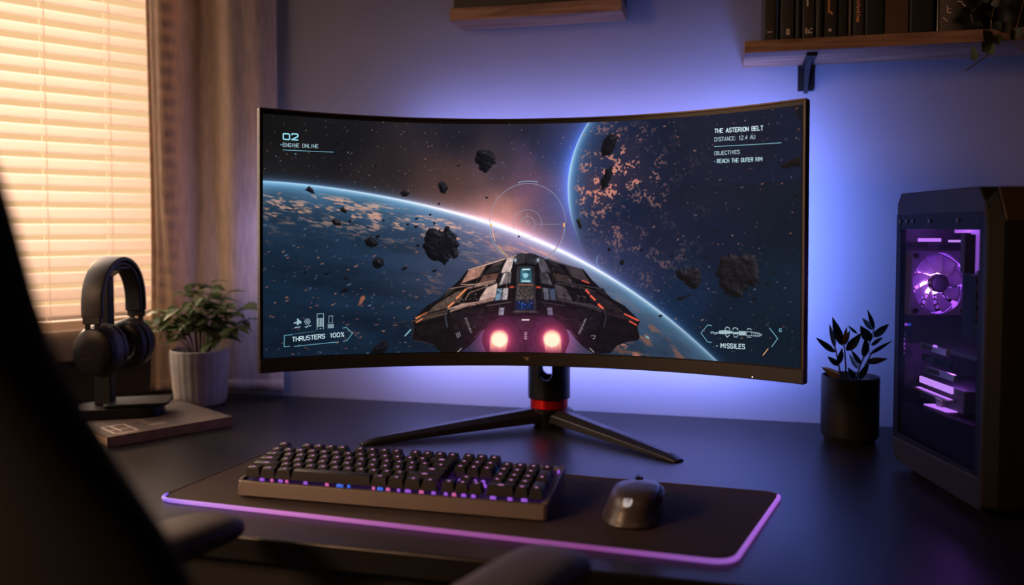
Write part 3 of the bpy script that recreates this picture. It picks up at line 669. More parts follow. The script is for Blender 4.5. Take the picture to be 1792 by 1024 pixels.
# engines
for gx_, gy_ in [(439.7,405.0),(540.1,403.7)]:
    rr = np.hypot(U-gx_, V-gy_-4)
    over((24, 13, 24), sst(34, 32, rr)*sst(20, 23, rr)*.85)
    over((104, 44, 66), ga(rr-30, 1.6)*.22); over((46, 20, 36), ga(rr-25.5, 2.4)*.6)
    addc((200, 74, 88), np.exp(-(rr/19)**2)*.95); addc((70, 22, 40), np.exp(-(rr/34)**2)*.9); addc((40, 12, 24), np.exp(-(rr/60)**2)*.8)
    pw = 18.5-np.clip(V-gy_-8, 0, None)*.08
    sgn = -1 if gx_ < 500 else 1
    core = sst(1., .80, np.hypot((U-gx_+np.clip(V-gy_, 0, 99)*.12*(1 if gx_ < 490 else -1))/pw, np.minimum(V-gy_-2, 0)/17))*sst(36, 10, V-gy_)
    strk = .62+.38*vnoise(U, V*.05, 2.4, 103)
    over((255, 176, 150), core*.95)
    c2_ = sst(1., .62, np.hypot((U-gx_)/pw, (V-gy_-5)/17))
    over((255, 246, 214), np.clip(c2_*1.1, 0, 1)); 
    addc((60, 30, 24), core*(strk-.8)*3*sst(6, 20, V-gy_))
# panel fades a little towards the top corners, as the display shows it
img = np.clip(img, 0, 255)/255.
LINI = np.where(img <= .04045, img/12.92, ((img+.055)/1.055)**2.4)
def build_screen():
    me = bpy.data.meshes.new('screen')
    Mi = rmat(mon).inverted()
    pos = np.empty((NY, NX, 3))
    a = (2*(INS[0]+U*WS/1000)/MW-1)*MW/2/MR; r = MR-.0006
    lx = r*np.sin(a); ly = r*np.cos(a)-MR; lz = (1-2*(INS[2]+V*WS/1000)/MH)*MH/2
    y = ly+lz*math.sin(mtilt); z = lz*math.cos(mtilt)-ly*math.sin(mtilt)
    pos[..., 0] = mx0+lx*math.cos(myaw)-y*math.sin(myaw)-mon.location[0]
    pos[..., 1] = my0+lx*math.sin(myaw)+y*math.cos(myaw)-mon.location[1]
    pos[..., 2] = mzc+z-mon.location[2]
    idx = np.arange(NX*NY).reshape(NY, NX)
    q = np.stack([idx[1:, :-1], idx[1:, 1:], idx[:-1, 1:], idx[:-1, :-1]], -1).reshape(-1, 4)
    me.vertices.add(NX*NY); me.vertices.foreach_set('co', pos.astype(np.float32).ravel())
    me.loops.add(q.size); me.loops.foreach_set('vertex_index', q.astype(np.int32).ravel())
    me.polygons.add(len(q)); me.polygons.foreach_set('loop_start', np.arange(0, q.size, 4, dtype=np.int32))
    me.update(calc_edges=True)
    at = me.color_attributes.new('picture', 'FLOAT_COLOR', 'POINT')
    at.data.foreach_set('color', np.concatenate([LINI, np.ones((NY, NX, 1))], -1).astype(np.float32).ravel())
    m = bpy.data.materials.new('display_panel'); m.use_nodes = True; nt = m.node_tree; b = nt.nodes['Principled BSDF']
    at_ = nt.nodes.new('ShaderNodeAttribute'); at_.attribute_name = 'picture'
    b.inputs['Base Color'].default_value = (.004, .004, .005, 1); b.inputs['Roughness'].default_value = .4; b.inputs['Specular IOR Level'].default_value = .03
    nt.links.new(at_.outputs['Color'], b.inputs['Emission Color']); b.inputs['Emission Strength'].default_value = 1.
    me.materials.append(m)
    o = bpy.data.objects.new('screen', me); C.objects.link(o); o.parent = mon
    return o
screen = build_screen()
# ---- head-up display: thin glowing strokes lying on the screen
def hud_mat(name, c, k=1.): return emat(name, rgb(*c), k)
H_W = hud_mat('hud_pale', (206, 236, 246), .95); H_C = hud_mat('hud_cyan', (120, 190, 212), .8); H_D = hud_mat('hud_dim', (92, 140, 164), .7)
H_F = hud_mat('hud_faint', (160, 168, 196), .8); H_O = hud_mat('hud_amber', (250, 190, 120), .9); H_R = hud_mat('hud_red', (190, 96, 84), .7); H_T = hud_mat('hud_text', (168, 200, 214), .8)
class Strokes:
    def __init__(s): s.mb = MB()
    def line(s, pts, w):
        for (ax, ay), (bx, by) in zip(pts[:-1], pts[1:]):
            L = math.hypot(bx-ax, by-ay)
            if L < 1e-6: continue
            n = max(1, int(L/12)); nx, ny = -(by-ay)/L*w/2, (bx-ax)/L*w/2; ex, ey = (bx-ax)/L*w*.3, (by-ay)/L*w*.3
            vs = []
            for i in range(n+1):
                t = i/n; x = ax-ex+(bx-ax+2*ex)*t; y = ay-ey+(by-ay+2*ey)*t
                vs += [scr(x+nx, y+ny), scr(x-nx, y-ny)]
            s.mb.add(vs, [(2*i, 2*i+1, 2*i+3, 2*i+2) for i in range(n)])
        return s
    def arc(s, c, r, a0, a1, w, ry=None):
        n = max(6, int(abs(a1-a0)*r/5*math.pi/180)); ry = ry or r
        return s.line([(c[0]+r*math.cos(R(a0+(a1-a0)*k/n)), c[1]-ry*math.sin(R(a0+(a1-a0)*k/n))) for k in range(n+1)], w)
    def fill(s, pts): s.mb.add([scr(*p) for p in pts], [tuple(range(len(pts)))]); return s
    def done(s, name, m): return obj(name, s.mb, m, screen, smooth=0)
G = {'A':[[(0,0),(2,6),(4,0)],[(.8,2),(3.2,2)]], 'B':[[(0,0),(0,6),(3,6),(3.7,5.2),(3.7,4),(3,3.2),(0,3.2)],[(3,3.2),(4,2.4),(4,.8),(3.2,0),(0,0)]],
 'C':[[(4,5),(3,6),(1,6),(0,5),(0,1),(1,0),(3,0),(4,1)]], 'D':[[(0,0),(0,6),(2.8,6),(4,4.6),(4,1.4),(2.8,0),(0,0)]], 'E':[[(4,6),(0,6),(0,0),(4,0)],[(0,3.1),(3.2,3.1)]],
 'G':[[(4,5),(3,6),(1,6),(0,5),(0,1),(1,0),(3,0),(4,1),(4,2.8),(2.2,2.8)]], 'H':[[(0,0),(0,6)],[(4,0),(4,6)],[(0,3),(4,3)]], 'I':[[(1,0),(1,6)]],
 'J':[[(3.4,6),(3.4,1),(2.5,0),(1,0),(0,1)]], 'L':[[(0,6),(0,0),(3.6,0)]], 'M':[[(0,0),(0,6),(2.4,2.4),(4.8,6),(4.8,0)]], 'N':[[(0,0),(0,6),(4,0),(4,6)]],
 'O':[[(1,0),(0,1),(0,5),(1,6),(3,6),(4,5),(4,1),(3,0),(1,0)]], 'R':[[(0,0),(0,6),(3,6),(4,5.2),(4,3.8),(3,3),(0,3)],[(2.2,3),(4,0)]],
 'S':[[(4,5.2),(3.2,6),(.9,6),(0,5.2),(0,3.9),(.9,3.1),(3.1,3),(4,2.2),(4,.8),(3.2,0),(.8,0),(0,.8)]], 'T':[[(0,6),(4,6)],[(2,6),(2,0)]],
 'U':[[(0,6),(0,1),(1,0),(3,0),(4,1),(4,6)]], 'V':[[(0,6),(2,0),(4,6)]], '0':[[(.9,0),(0,1),(0,5),(.9,6),(2.8,6),(3.7,5),(3.7,1),(2.8,0),(.9,0)]], '1':[[(.4,5),(1.6,6),(1.6,0)]],
 '2':[[(0,5.2),(.8,6),(3.2,6),(4,5.2),(4,4),(0,0),(4,0)]], '4':[[(3.2,0),(3.2,6),(0,1.8),(4,1.8)]], '.':[[(.5,0),(.9,0)]], ':':[[(.6,.6),(.9,.6)],[(.6,3.6),(.9,3.6)]],
 '%':[[(.4,0),(4,6)],[(.5,6),(1.5,6),(1.5,4.4),(.5,4.4),(.5,6)],[(3,1.6),(4,1.6),(4,0),(3,0),(3,1.6)]], ' ':[]}
ADV = {'I':2, '1':2.6, '.':1.4, ':':1.6, ' ':3, 'M':4.8, 'J':3.4, 'L':3.6}
def text(txt, p0, p1, h, w, m, name='hud_text'):
    tot = sum(ADV.get(c, 4)+1.5 for c in txt)-1.5; dx, dy = (p1[0]-p0[0])/tot, (p1[1]-p0[1])/tot
    s = Strokes(); x = 0
    for ch in txt:
        for st in G[ch]:
            s.line([(p0[0]+dx*(x+a), p0[1]+dy*(x+a)-b*h/6) for a, b in st], w)
        x += ADV.get(ch, 4)+1.5
    return s.done(name, m)
# upper left
a = [(36.2,42.9),(47.4,42.5),(51.5,42.6),(62.3,42.3),(35.7,32.9),(62.3,32.0)]
b_ = Strokes()
x0, yb, x1, yt = a[0][0], a[0][1], a[1][0], a[4][1]
b_.line([(x0+1, yb), (x1-1, yb), (x1, yb-1), (x1, yt+1), (x1-1, yt), (x0+1, yt), (x0, yt+1), (x0, yb-1), (x0+1, yb)], 2.2)
x0, yb2, x1 = a[2][0], a[2][1], a[3][0]; yt = a[5][1]
b_.line([(x0, yt+2), (x0+1, yt), (x1-1, yt), (x1, yt+1), (x1, (yt+yb2)/2-1), (x0, yb2), (x1, yb2)], 2.2)
b_.done('hud_number', hud_mat('hud_number_glow', (150, 222, 240), 1.))
text('ENGINE ONLINE', *[(35.7,55.8),(99.1,54.6)], 6.2, 1.0, H_T)
Strokes().line([(35.1,62.0),(126.7,60.7)], 1.0).done('hud_rule', H_C)
Strokes().fill([(30.0,52.1),(34.1,52.2),(33.1,54.7)]).done('hud_marker', H_C)
Strokes().fill([(55.6,67.9),(59.2,66.1),(59.8,69.7)]).done('hud_fleck', H_D)
Strokes().fill([(20.9,73.6),(24.4,72.8),(24.4,74.4)]).done('hud_fleck', H_D)
# upper right
text('THE ASTERION BELT', *[(843.5,32.6),(930.8,34.8)], 7.0, 1.25, H_W)
text('DISTANCE: 12.4 AU', *[(843.6,47.3),(916.6,48.5)], 6.6, .95, H_T)
Strokes().line([(842.6,56.4),(963.6,59.2)], 1.1).done('hud_rule', H_C)
text('OBJECTIVES', *[(843.2,71.4),(888.9,71.9)], 6.2, .95, H_T)
text('REACH THE OUTER RIM', *[(848.5,85.5),(929.7,87.1)], 6.4, 1.1, hud_mat('hud_task', (176, 218, 232), .85))
Strokes().fill([(842.8,81.9),(844.5,82.0),(844.5,83.6),(842.8,83.5)]).done('hud_marker', H_C)
# lower left
text('THRUSTERS', *[(52.4,405.8),(111.1,401.9)], 7.6, 1.25, H_W)
text('100%', *[(121.0,401.0),(146.2,400.0)], 7.4, 1.15, H_W)
s = Strokes()
s.line([(51.9,393.4),(37.8,394.0),(37.5,414.5),(46.7,414.2)], 1.0).line([(55.5,414.7),(136.2,409.8)], 1.0).line([(144.1,384.5),(151.0,383.4),(162.3,394.9),(152.0,408.0),(144.7,408.9)], 1.05)
s.done('hud_frame', H_C)
Strokes().line([(51.9,392.5),(91.3,389.1)], .8).done('hud_rule', H_D)
s = Strokes()
p = [(62.2,370.7)][0]
s.fill([(p[0]-8,p[1]+2),(p[0]-5,p[1]-1),(p[0]-4,p[1]+1),(p[0]-1,p[1]-2),(p[0]-2,p[1]-6),(p[0]+1,p[1]-6),(p[0]+3,p[1]-3),(p[0]+7,p[1]),(p[0]+6,p[1]+3),(p[0]+2,p[1]+3),(p[0]+1,p[1]+6),(p[0]-2,p[1]+5),(p[0]-2,p[1]+2),(p[0]-5,p[1]+3)])
s.line([(56.5,381.4),(59.1,380.4),(66.4,379.7)], 1.6)
p = [(79.6,370.6)][0]
s.arc(p, 5.2, 0, 360, 1.1).arc(p, 2, 0, 360, 1.2).line([(75.2,379.8),(78.8,381.1),(78.8,379.1),(86.1,378.3)], 1.4)
s.done('hud_icon', H_T)
s = Strokes()
s.line([(97.1,385.9),(97.1,357.3),(109.0,356.8),(109.0,385.3)], 1.0).line([(97.5,365.6),(109.0,365.4)], .8).line([(97.5,380.2),(109.0,380.1)], .9).line([(102.2,384.4),(104.8,384.4)], 1.2)
for k in range(5):
    q0, q1 = [(98.3,365.6),(108.1,365.3)][0], [(98.3,380.1),(108.1,380.0)][1]
    X_ = q0[0]+(q1[0]-q0[0])*k/4; s.line([(X_, q0[1]+.8), (X_, q0[1]+13.6)], 1.35)
s.done('hud_icon', H_T)
s = Strokes()
s.line([(118.4,374.4),(118.9,364.4),(118.4,362.9),(119.8,361.5),(124.2,361.4),(125.7,362.7),(124.9,364.3),(125.7,373.9),(118.4,374.4)], 1.1).fill([(116.6,376.7),(127.5,376.1),(127.8,383.8),(116.9,384.3)])
s.done('hud_icon', hud_mat('hud_grey', (140, 172, 184), .7))
# lower right
text('MISSILES', *[(857.8,409.6),(901.3,408.6)], 7.6, 1.2, H_W)
Strokes().fill([(848.3,406.0),(852.9,406.3),(849.8,408.5)]).done('hud_marker', H_C)
s = Strokes()
s.line([(840.2,371.5),(833.4,370.7),(820.9,385.8),(833.2,400.9),(840.2,401.2)], 1.05).done('hud_frame', H_C)
Strokes().line([(945.4,370.1),(960.2,386.7),(949.8,401.5)], 1.15).done('hud_frame', H_C)
s = Strokes().line([(963.3,374.9),(963.1,370.8),(966.8,369.8)], 1.2).line([(963.8,374.6),(966.9,374.6),(966.9,372.4)], 1.2)
s.done('hud_marker', H_C)
s = Strokes()
s.fill([(853.9,379.7),(865.9,378.3),(878.4,379.4),(878.5,383.2),(866.0,385.5),(854.0,385.7)]).fill([(879.0,380.7),(889.7,380.1),(889.7,384.1),(879.0,384.7)]).fill([(890.1,378.5),(902.7,378.1),(902.8,385.2),(890.1,385.8)])
s.line([(839.8,385.9),(839.2,382.9),(842.4,382.3),(847.1,384.1),(853.4,383.0)], 1.1).line([(842.4,384.3),(847.2,386.5),(852.4,384.6)], 1.)
for cx_ in (1273.2, 1286.6): pass
s.line([(865.5,378.1),(865.7,374.9),(869.0,372.5),(873.2,374.5),(873.2,377.5)], 1.4).line([(866.0,386.5),(869.1,390.6),(873.3,386.2)], 1.4)
s.line([(879.4,377.3),(879.8,374.3),(883.6,373.1),(887.7,374.3),(888.0,377.2)], 1.4).line([(881.0,386.6),(882.7,389.4),(887.3,389.0),(887.8,385.8)], 1.2)
s.line([(903.7,378.7),(913.6,378.7),(913.7,385.3),(903.8,385.6),(903.7,378.7)], 1.1).line([(905.4,375.2),(907.4,373.1),(910.5,373.0),(912.8,375.2)], 1.2).line([(905.5,388.0),(912.2,388.2)], 1.1)
s.line([(914.7,378.8),(927.6,380.2),(931.7,382.6),(927.6,385.0),(914.7,385.3)], 1.1)
for q_ in ([(917.8,379.4),(917.8,384.9)], [(920.9,379.8),(920.9,384.9)], [(924.0,380.0),(924.0,384.9)], [(927.0,380.4),(927.1,384.7)]): s.line(q_, .9)
s.done('hud_icon', H_T)
Strokes().line([(934.0,417.3),(943.2,405.5)], 1.2).done('hud_dash', H_O)
# aiming circle
c_ = [(492.9,189.3)][0]
rx_ = [(492.9,189.3),(565.8,189.5)][1][0]-c_[0]; ry_ = c_[1]-[(492.6,112.4)][0][1]
s = Strokes()
s.arc(c_, rx_, 1, 178, .85, ry_)
s.arc(c_, 26*1.04, -20, 200, .8).arc(c_, 26*1.04, 225, 325, .55).arc(c_, 13.4*1.04, -45, 190, .8)
s.line([(c_[0], c_[1]-20), (c_[0], c_[1]-13.5)], .9).line([(c_[0], c_[1]-8), (c_[0], c_[1]-5)], .9).line([(c_[0]-4, c_[1]), (c_[0]-1, c_[1]-1), (c_[0], c_[1]-3), (c_[0]+1, c_[1]-1), (c_[0]+4, c_[1]), (c_[0]+2, c_[1]+2), (c_[0]-2, c_[1]+2), (c_[0]-4, c_[1])], .7)
s.line([(c_[0]+16, c_[1]+.5), (c_[0]+rx_-10, c_[1]+.5)], .6)
s.done('hud_reticle', H_F)
s = Strokes()
s.line([(474.1,111.0),(482.3,109.1),(493.2,108.1),(504.0,108.7),(511.7,110.3)], 1.3)
H_RB = hud_mat('hud_reticle_blue', (150, 190, 220), .8)
s.done('hud_reticle', H_RB)
Strokes().arc(c_, rx_-1.5, -4, -62, 1.0, ry_*.98).done('hud_reticle', H_RB)
Strokes().arc(c_, rx_+.5, 183, 232, 1.0, ry_*.98).done('hud_reticle', H_RB)
Strokes().arc(c_, rx_-4.5, 180, 206, 1.2, ry_*.98).done('hud_reticle', H_O)
Strokes().arc(c_, rx_-6, 212, 236, 1.1, ry_*.98).done('hud_reticle', H_O)
Strokes().fill([(560.4,187.8),(563.7,187.8),(563.7,194.8),(560.4,194.8)]).done('hud_reticle', H_O)
Strokes().fill([(421.1,188.3),(423.2,188.3),(423.6,194.9),(421.6,194.9)]).done('hud_reticle', H_O)
Strokes().arc(c_, rx_-5, 0, -55, 1.0, ry_*.98).done('hud_reticle', H_R)

# ---- logo, status light, back light strip on the monitor
def chinpt(X, Y): return panel(2*(INS[0]+X*WS/1000)/MW-1, 1-2*(INS[2]+Y*WS/1000)/MH, .0038)
lg = [(492.3,444.6)][0]; mb = MB()
for dx, dy, w in ((-8,-3.6,1.6),(8,-3.6,1.6),(-5.2,4.2,1.5),(5.2,4.2,1.5),(0,7.6,2.0),(0,-5,1.2)):
    L = math.hypot(dx, dy); nx, ny = -dy/L*w/2, dx/L*w/2
    mb.add([chinpt(lg[0]+nx, lg[1]+ny), chinpt(lg[0]-nx, lg[1]-ny), chinpt(lg[0]+dx, lg[1]+dy)], [(0,1,2)])
obj('logo', mb, mat('logo_bronze', rgb(190,150,118), .4, metal=.3, bump=.02), mon, smooth=0, solid=.0004)
ld = [(916.7,455.4)][0]; q = chinpt(*ld)
mb = MB().lathe([(.0009, 0), (.0009, .0006), (.0005, .0010)], n=12)
mb.xf(Matrix.Translation(q) @ Matrix.Rotation(R(90), 4, 'X')); obj('status_light', mb, E_W, mon)
BLUE = rgb(92, 112, 245)
def area(name, loc, target, sx, sy, col, power, parent=None, spread=180):
    l = bpy.data.lights.new(name, 'AREA'); l.shape = 'RECTANGLE'; l.size = sx; l.size_y = sy; l.color = col; l.energy = power; l.spread = R(spread)
    o = bpy.data.objects.new(name, l); C.objects.link(o)
    o.location = loc; o.rotation_euler = (Vector(target)-Vector(loc)).to_track_quat('-Z', 'Y').to_euler()
    if parent: 
        o.location = Vector(loc)-parent.location; o.parent = parent
    return o
# the strip lamps on the back of the panel, each shining at the wall
for n_, x0, x1, z0, z1, pw in (('top', -.66, .09, 1.315, 1.315, 2.3), ('right', .085, .085, .90, 1.30, 4.6), ('bottom', -.70, .05, .885, .885, 5.6), ('left', -.90, -.90, .95, 1.20, .9)):
    o = area('back_light', ((x0+x1)/2, 1.655, (z0+z1)/2), ((x0+x1)/2, 1.765, (z0+z1)/2), .02, .02, rgb(*((112, 140, 250) if n_ == 'right' else (146, 153, 247))), pw, mon)
    if n_ == 'right': o.location.y -= .045
    o.rotation_euler = (R(90), 0, 0)
    if z0 == z1: o.data.size = x1-x0
    else: o.data.size_y = z1-z0
# ---- stand
cyl_n = 180
def colsurf(): 
    mb = MB(); hx, hy = HUB[0], HUB[1]; r = .0405; z0, z1 = .795, 1.06; nz = 90
    vs = [(hx+r*math.cos(2*math.pi*i/cyl_n), hy+r*math.sin(2*math.pi*i/cyl_n), z0+(z1-z0)*j/nz) for j in range(nz+1) for i in range(cyl_n)]
    fs = []
    hc = math.atan2(-1.612, .328)-.17  # slot faces the desk's front, a little to the left
    for j in range(nz):
        zc = z0+(z1-z0)*(j+.5)/nz
        for i in range(cyl_n):
            th = 2*math.pi*(i+.5)/cyl_n
            cut = False
            for sgn in (0, math.pi):
                dl = (th-hc-sgn+math.pi) % (2*math.pi)-math.pi; x = dl*r
                wd_ = .0130 if sgn == 0 else .022
                if abs(x) < wd_ and zc > .832 and zc < .93:
                    if zc > .842+wd_*.0 or math.hypot(x/wd_*.0130, zc-.8455) < .0130: cut = True
            if not cut: fs.append((j*cyl_n+i, j*cyl_n+(i+1) % cyl_n, (j+1)*cyl_n+(i+1) % cyl_n, (j+1)*cyl_n+i))
    return mb.add(vs, fs)
o = obj('column', colsurf(), M['blacks'], mon, smooth=40)
md = o.modifiers.new('thick', 'SOLIDIFY'); md.thickness = .006; md.offset = -1
obj('accent_ring', MB().lathe([(.034, .776-D), (.0365, .777-D), (.0365, .794-D), (.034, .795-D)], (HUB[0], HUB[1], D), 64), M['red'], mon)
obj('hub', MB().lathe([(.026, 0), (.030, .003), (.034, .020), (.0385, .030), (.0385, .034), (.035, .037)], (HUB[0], HUB[1], D), 64), M['blacks'], mon)
obj('mount', MB().box(HUB[0]-.04, HUB[0]+.04, 1.48, HUB[1]-.02, 1.03, 1.11).box(HUB[0]-.05, HUB[0]+.05, 1.475, 1.495, 1.02, 1.12), M['dark'], mon, bevel=.003)
def leg(tip, w0=.021, w1=.0140):
    a = Vector((HUB[0], HUB[1], 0)); b = Vector(tip).to_3d(); b.z = 0; d = (b-a).normalized(); n = Vector((-d.y, d.x, 0))
    rings = []
    for t, w, zb, zt in ((.04, w0, .012, .0375), (.10, w0, .0105, .0365), (.5, (w0+w1)/2, .006, .025), (.93, w1, .0005, .0115), (.965, w1*.95, .0002, .0095), (1., w1*.75, .0, .0035)):
        p = a+(b-a)*t; zb += D; zt += D; c = (zt-zb)*.42
        prof = [(-w, zb), (w, zb), (w, zt-c), (w*.42, zt), (-w*.42, zt), (-w, zt-c)]
        rings.append([tuple(p+n*x+Vector((0, 0, z))) for x, z in prof])
    return MB().rings(rings)
tips = [Vector((-.619, 1.383)), Vector((-.069, 1.405))]
for t_ in tips: obj('leg', leg(t_), M['steel'], mon, bevel=.0012, smooth=20)
obj('rear_foot', leg(Vector((-.315, 1.74))), M['steel'], mon, bevel=.0012, smooth=20)
# ------------------------------------------------------------------ desk mat
mt = empty('desk_mat', (-.34, 1.14, D), 'wide black cloth desk mat with glowing purple edge under keyboard and mouse', 'desk mat')
mp = [(-.7675, 1.025), (.012, .981), (.0815, 1.262), (-.742, 1.300)]
outl = round_poly(mp, .028, 8)
MZ = D+.0035
obj('cloth_surface', MB().prism(outl, D+.0002, MZ), M['cloth'], mt, smooth=30)
def along(pts): 
    return [(p[0], p[1], D+.0030) for p in pts]
n = len(outl)//4
ring = outl  # order: corner0 (front left), corner1 (front right), corner2 (back right), corner3 (back left)
front = ring[2:n]+ring[n:2*n]+ring[2*n:2*n+3]
pts = []
for (ax, ay), (bx_, by_) in zip(front[:-1], front[1:]):
    pts.append((ax, ay))
    if math.hypot(bx_-ax, by_-ay) > .1:
        pts += [(ax+(bx_-ax)*k/12, ay+(by_-ay)*k/12) for k in range(1, 12)]
pts.append(front[-1])
obj('edge_light', MB().tube(along(pts), .0030, 10), E_MAT, mt)
obj('edge_light', MB().tube(along([ring[1], ring[2]]+[(ring[n-1][0]*0+ring[2][0]+.0*k, ring[2][1]) for k in range(0)]) , .0028, 8), E_MATB, mt)
back_ = ring[2*n+2:]+ring[:2]
obj('stitched_edge', MB().tube(along(back_), .0016, 8), mat('edge_binding', rgb(74,60,52), .9, bump=.8, bscale=1600.), mt)

# ------------------------------------------------------------------ keyboard
KX0, KX1, KY0, KY1 = -.6625, -.2185, 1.058, 1.188
kb = empty('keyboard', ((KX0+KX1)/2, KY0, MZ), 'full size black mechanical keyboard with purple backlight on the desk mat', 'keyboard')
def plate_z(y): return .7625+(y-KY0)*.112     # sloping deck
def kcase():
    rings = []
    for x, ins in ((KX0, .003), (KX0+.004, 0), (KX1-.004, 0), (KX1, .003)):
        rings.append([(x, KY0+ins, .7462), (x, KY0+.004+ins, .7655), (x, KY0+.0100+ins, .7660), (x, KY0+.0125, .7610), (x, KY1-.009, .7752), (x, KY1-.007, .7815), (x, KY1, .7815), (x, KY1, .7500)])
    return MB().rings(rings)
obj('case', kcase(), M['kbcase'], kb, bevel=.0008, smooth=25)
obj('end_cheek', MB().rings([[(x, KY0+.006, .7462), (x, KY0+.010, .7672), (x, KY1, .7820), (x, KY1, .75)] for x in (KX0-.0002, KX0+.0045)]), M['kbcase'], kb, bevel=.0006, smooth=25)
obj('end_cheek', MB().rings([[(x, KY0+.006, .7462), (x, KY0+.010, .7672), (x, KY1, .7820), (x, KY1, .75)] for x in (KX1-.0075, KX1+.0002)]), M['kbcase'], kb, bevel=.0006, smooth=25)
for x in (KX0+.05, KX1-.05):
    for y in (KY0+.02, KY1-.02): obj('foot', MB().box(x-.012, x+.012, y-.006, y+.006, MZ+.0003, .7505), M['dark'], kb, bevel=.001)
U_ = (KX1-KX0-.0130)/22.5; PY = .01765
kx = KX0+.0055
def cap_mesh(w, d, h, name):
    mb = MB(); rings = []
    for z, ix, fy, by in ((0, 0, 0, 0), (.0015, 0, 0, 0), (h*.96, .0020, .0016, .0040), (h, .0028, .0024, .0048)):
        rings.append([(-w/2+ix, fy, z), (w/2-ix, fy, z), (w/2-ix, d-by, z+.0012*(z > .002)), (-w/2+ix, d-by, z+.0012*(z > .002))])
    mb.rings(rings)
    me = bpy.data.meshes.new(name); me.from_pydata(mb.v, [], mb.f); me.materials.append(M['key'])
    bm = bmesh.new(); bm.from_mesh(me); bmesh.ops.recalc_face_normals(bm, faces=bm.faces)
    bmesh.ops.bevel(bm, geom=[e_ for e_ in bm.edges if e_.calc_length() > .002], offset=.0006, segments=2, affect='EDGES'); bm.to_mesh(me); bm.free()
    me.shade_smooth(); me.set_sharp_from_angle(angle=R(40)); return me
def leg_mesh(w):
    me = bpy.data.meshes.new('legend'); s = .0019
    v = [(-s*w, 0, 0), (s*w, 0, 0), (s*w, s*1.5, .0002), (-s*w, s*1.5, .0002), (-s*w*.3, s*1.5, .0002), (-s*w*.3, s*2.2, .0003), (s*w*.3, s*2.2, .0003), (s*w*.3, s*1.5, .0002)]
    me.from_pydata(v, [], [(0,1,2,3), (4,7,6,5)]); me.materials.append(E_LEG); return me
caps = {}; LEGM = leg_mesh(1.), leg_mesh(2.)
HK = .0136
def key(name, u, row, w, d=1):
    # u units from the left, row 0 = nearest
    W_ = w*U_-.0012; Dp = d*PY-.0010
    k_ = (round(w, 2), d)
    if k_ not in caps: caps[k_] = cap_mesh(W_, Dp, HK, 'keycap')
    y = KY0+.0128+row*PY
    o = bpy.data.objects.new(name, caps[k_]); C.objects.link(o); o.parent = kb
    z = plate_z(y)+.0048
    p = Vector((kx+(u+w/2)*U_, y, z))-kb.location
    o.location = p; o.rotation_euler = (R(4.5+(row-2)*1.2), 0, 0)
    if name != 'space_bar':
        l = bpy.data.objects.new('legend', LEGM[1 if w > 1.6 else 0]); C.objects.link(l); l.parent = o; l.location = (0, .0044, HK+.0006)
    return o
# bottom row, then upwards
for u in (0, 1.25, 2.5): key('modifier_key', u, 0, 1.25)
key('space_bar', 3.75, 0, 6.25)
for u in (10, 11.25, 12.5, 13.75): key('modifier_key', u, 0, 1.25)
for u in (15.25, 16.25, 17.25): key('arrow_key', u, 0, 1)
key('arrow_key', 16.25, 1, 1)
key('key', 18.5, 0, 2); key('key', 20.5, 0, 1)
key('shift_key', 0, 1, 2.25)
for i in range(10): key('key', 2.25+i, 1, 1)
key('shift_key', 12.25, 1, 2.75)
key('modifier_key', 0, 2, 1.75)
for i in range(11): key('key', 1.75+i, 2, 1)
key('enter_key', 12.75, 2, 2.25)
key('modifier_key', 0, 3, 1.5)
for i in range(12): key('key', 1.5+i, 3, 1)
key('key', 13.5, 3, 1.5)
for i in range(13): key('key', i, 4, 1)
key('key', 13, 4, 2)
key('escape_key', 0, 5.2, 1)
for u in (2, 3, 4, 5, 6.5, 7.5, 8.5, 9.5, 11, 12, 13, 14): key('function_key', u, 5.2, 1)
for u in (15.25, 16.25, 17.25):
    for r_ in (3, 4): key('key', u, r_, 1)
    key('function_key', u, 5.2, 1)
for r_ in (1, 2, 3, 4):
    for c in range(3): key('key', 18.5+c, r_, 1)
key('enter_key', 21.5, 0, 1, 2); key('key', 21.5, 2, 1, 2); key('key', 21.5, 4, 1)
# light under the caps: small lamps between the switches and along the front row
def led_mesh(m):
    me = bpy.data.meshes.new('led'); mb = MB().lathe([(.0021, 0), (.0021, .0034), (.0010, .0048)], n=12)
    me.from_pydata(mb.v, [], mb.f); me.materials.append(m); me.shade_smooth(); return me
LM = [led_mesh(E_KV), led_mesh(E_KP), led_mesh(E_KB)]
def led(u, y, c, sx=1.):
    o = bpy.data.objects.new('led', LM[c]); C.objects.link(o); o.parent = kb
    o.location = Vector((kx+u*U_, y, plate_z(y)+.0005))-kb.location; o.scale = (sx, 1, 1)
yf = KY0+.0140
for u, c, sx in ((1.4, 0, 1.8), (2.2, 1, 1), (2.9, 0, 1.6), (3.4, 1, 1), (4.9, 0, 1.5), (6.6, 1, 1.3), (7.6, 2, 2.4), (8.3, 2, 1), (10.2, 1, 1), (10.7, 2, 2), (11.3, 1, 1.4), (12.1, 0, 1), (12.8, 0, 2), (13.8, 1, 1.6), (14.7, 0, 1.5), (15.6, 0, 1.2), (16.2, 1, 1.4), (16.9, 0, 1.6), (17.6, 0, 1.4), (19.0, 0, 2), (20.2, 0, 1.6), (21.2, 0, 2)):
    led(u, yf, c, sx)
for u, r_, c in ((15.5, 1.9, 0), (17.9, 1.9, 0), (15.9, 2.5, 0), (17.0, 2.6, 0), (16.7, 2.75, 1), (17.6, 2.6, 0), (15.6, 1.45, 0), (16.0, 2.2, 0), (16.6, 2.3, 1), (17.2, 2.2, 0), (17.6, 1.5, 0), (18.3, 2.1, 0), (15.3, 2.2, 0), (1.25, 5.3, 0), (1.6, 5.3, 0), (6.2, 5.3, 0), (18.2, 4.9, 2), (18.3, 5.4, 2), (10.7, 5.3, 0)):
    led(u, KY0+.0150+r_*PY, c, 1.4)
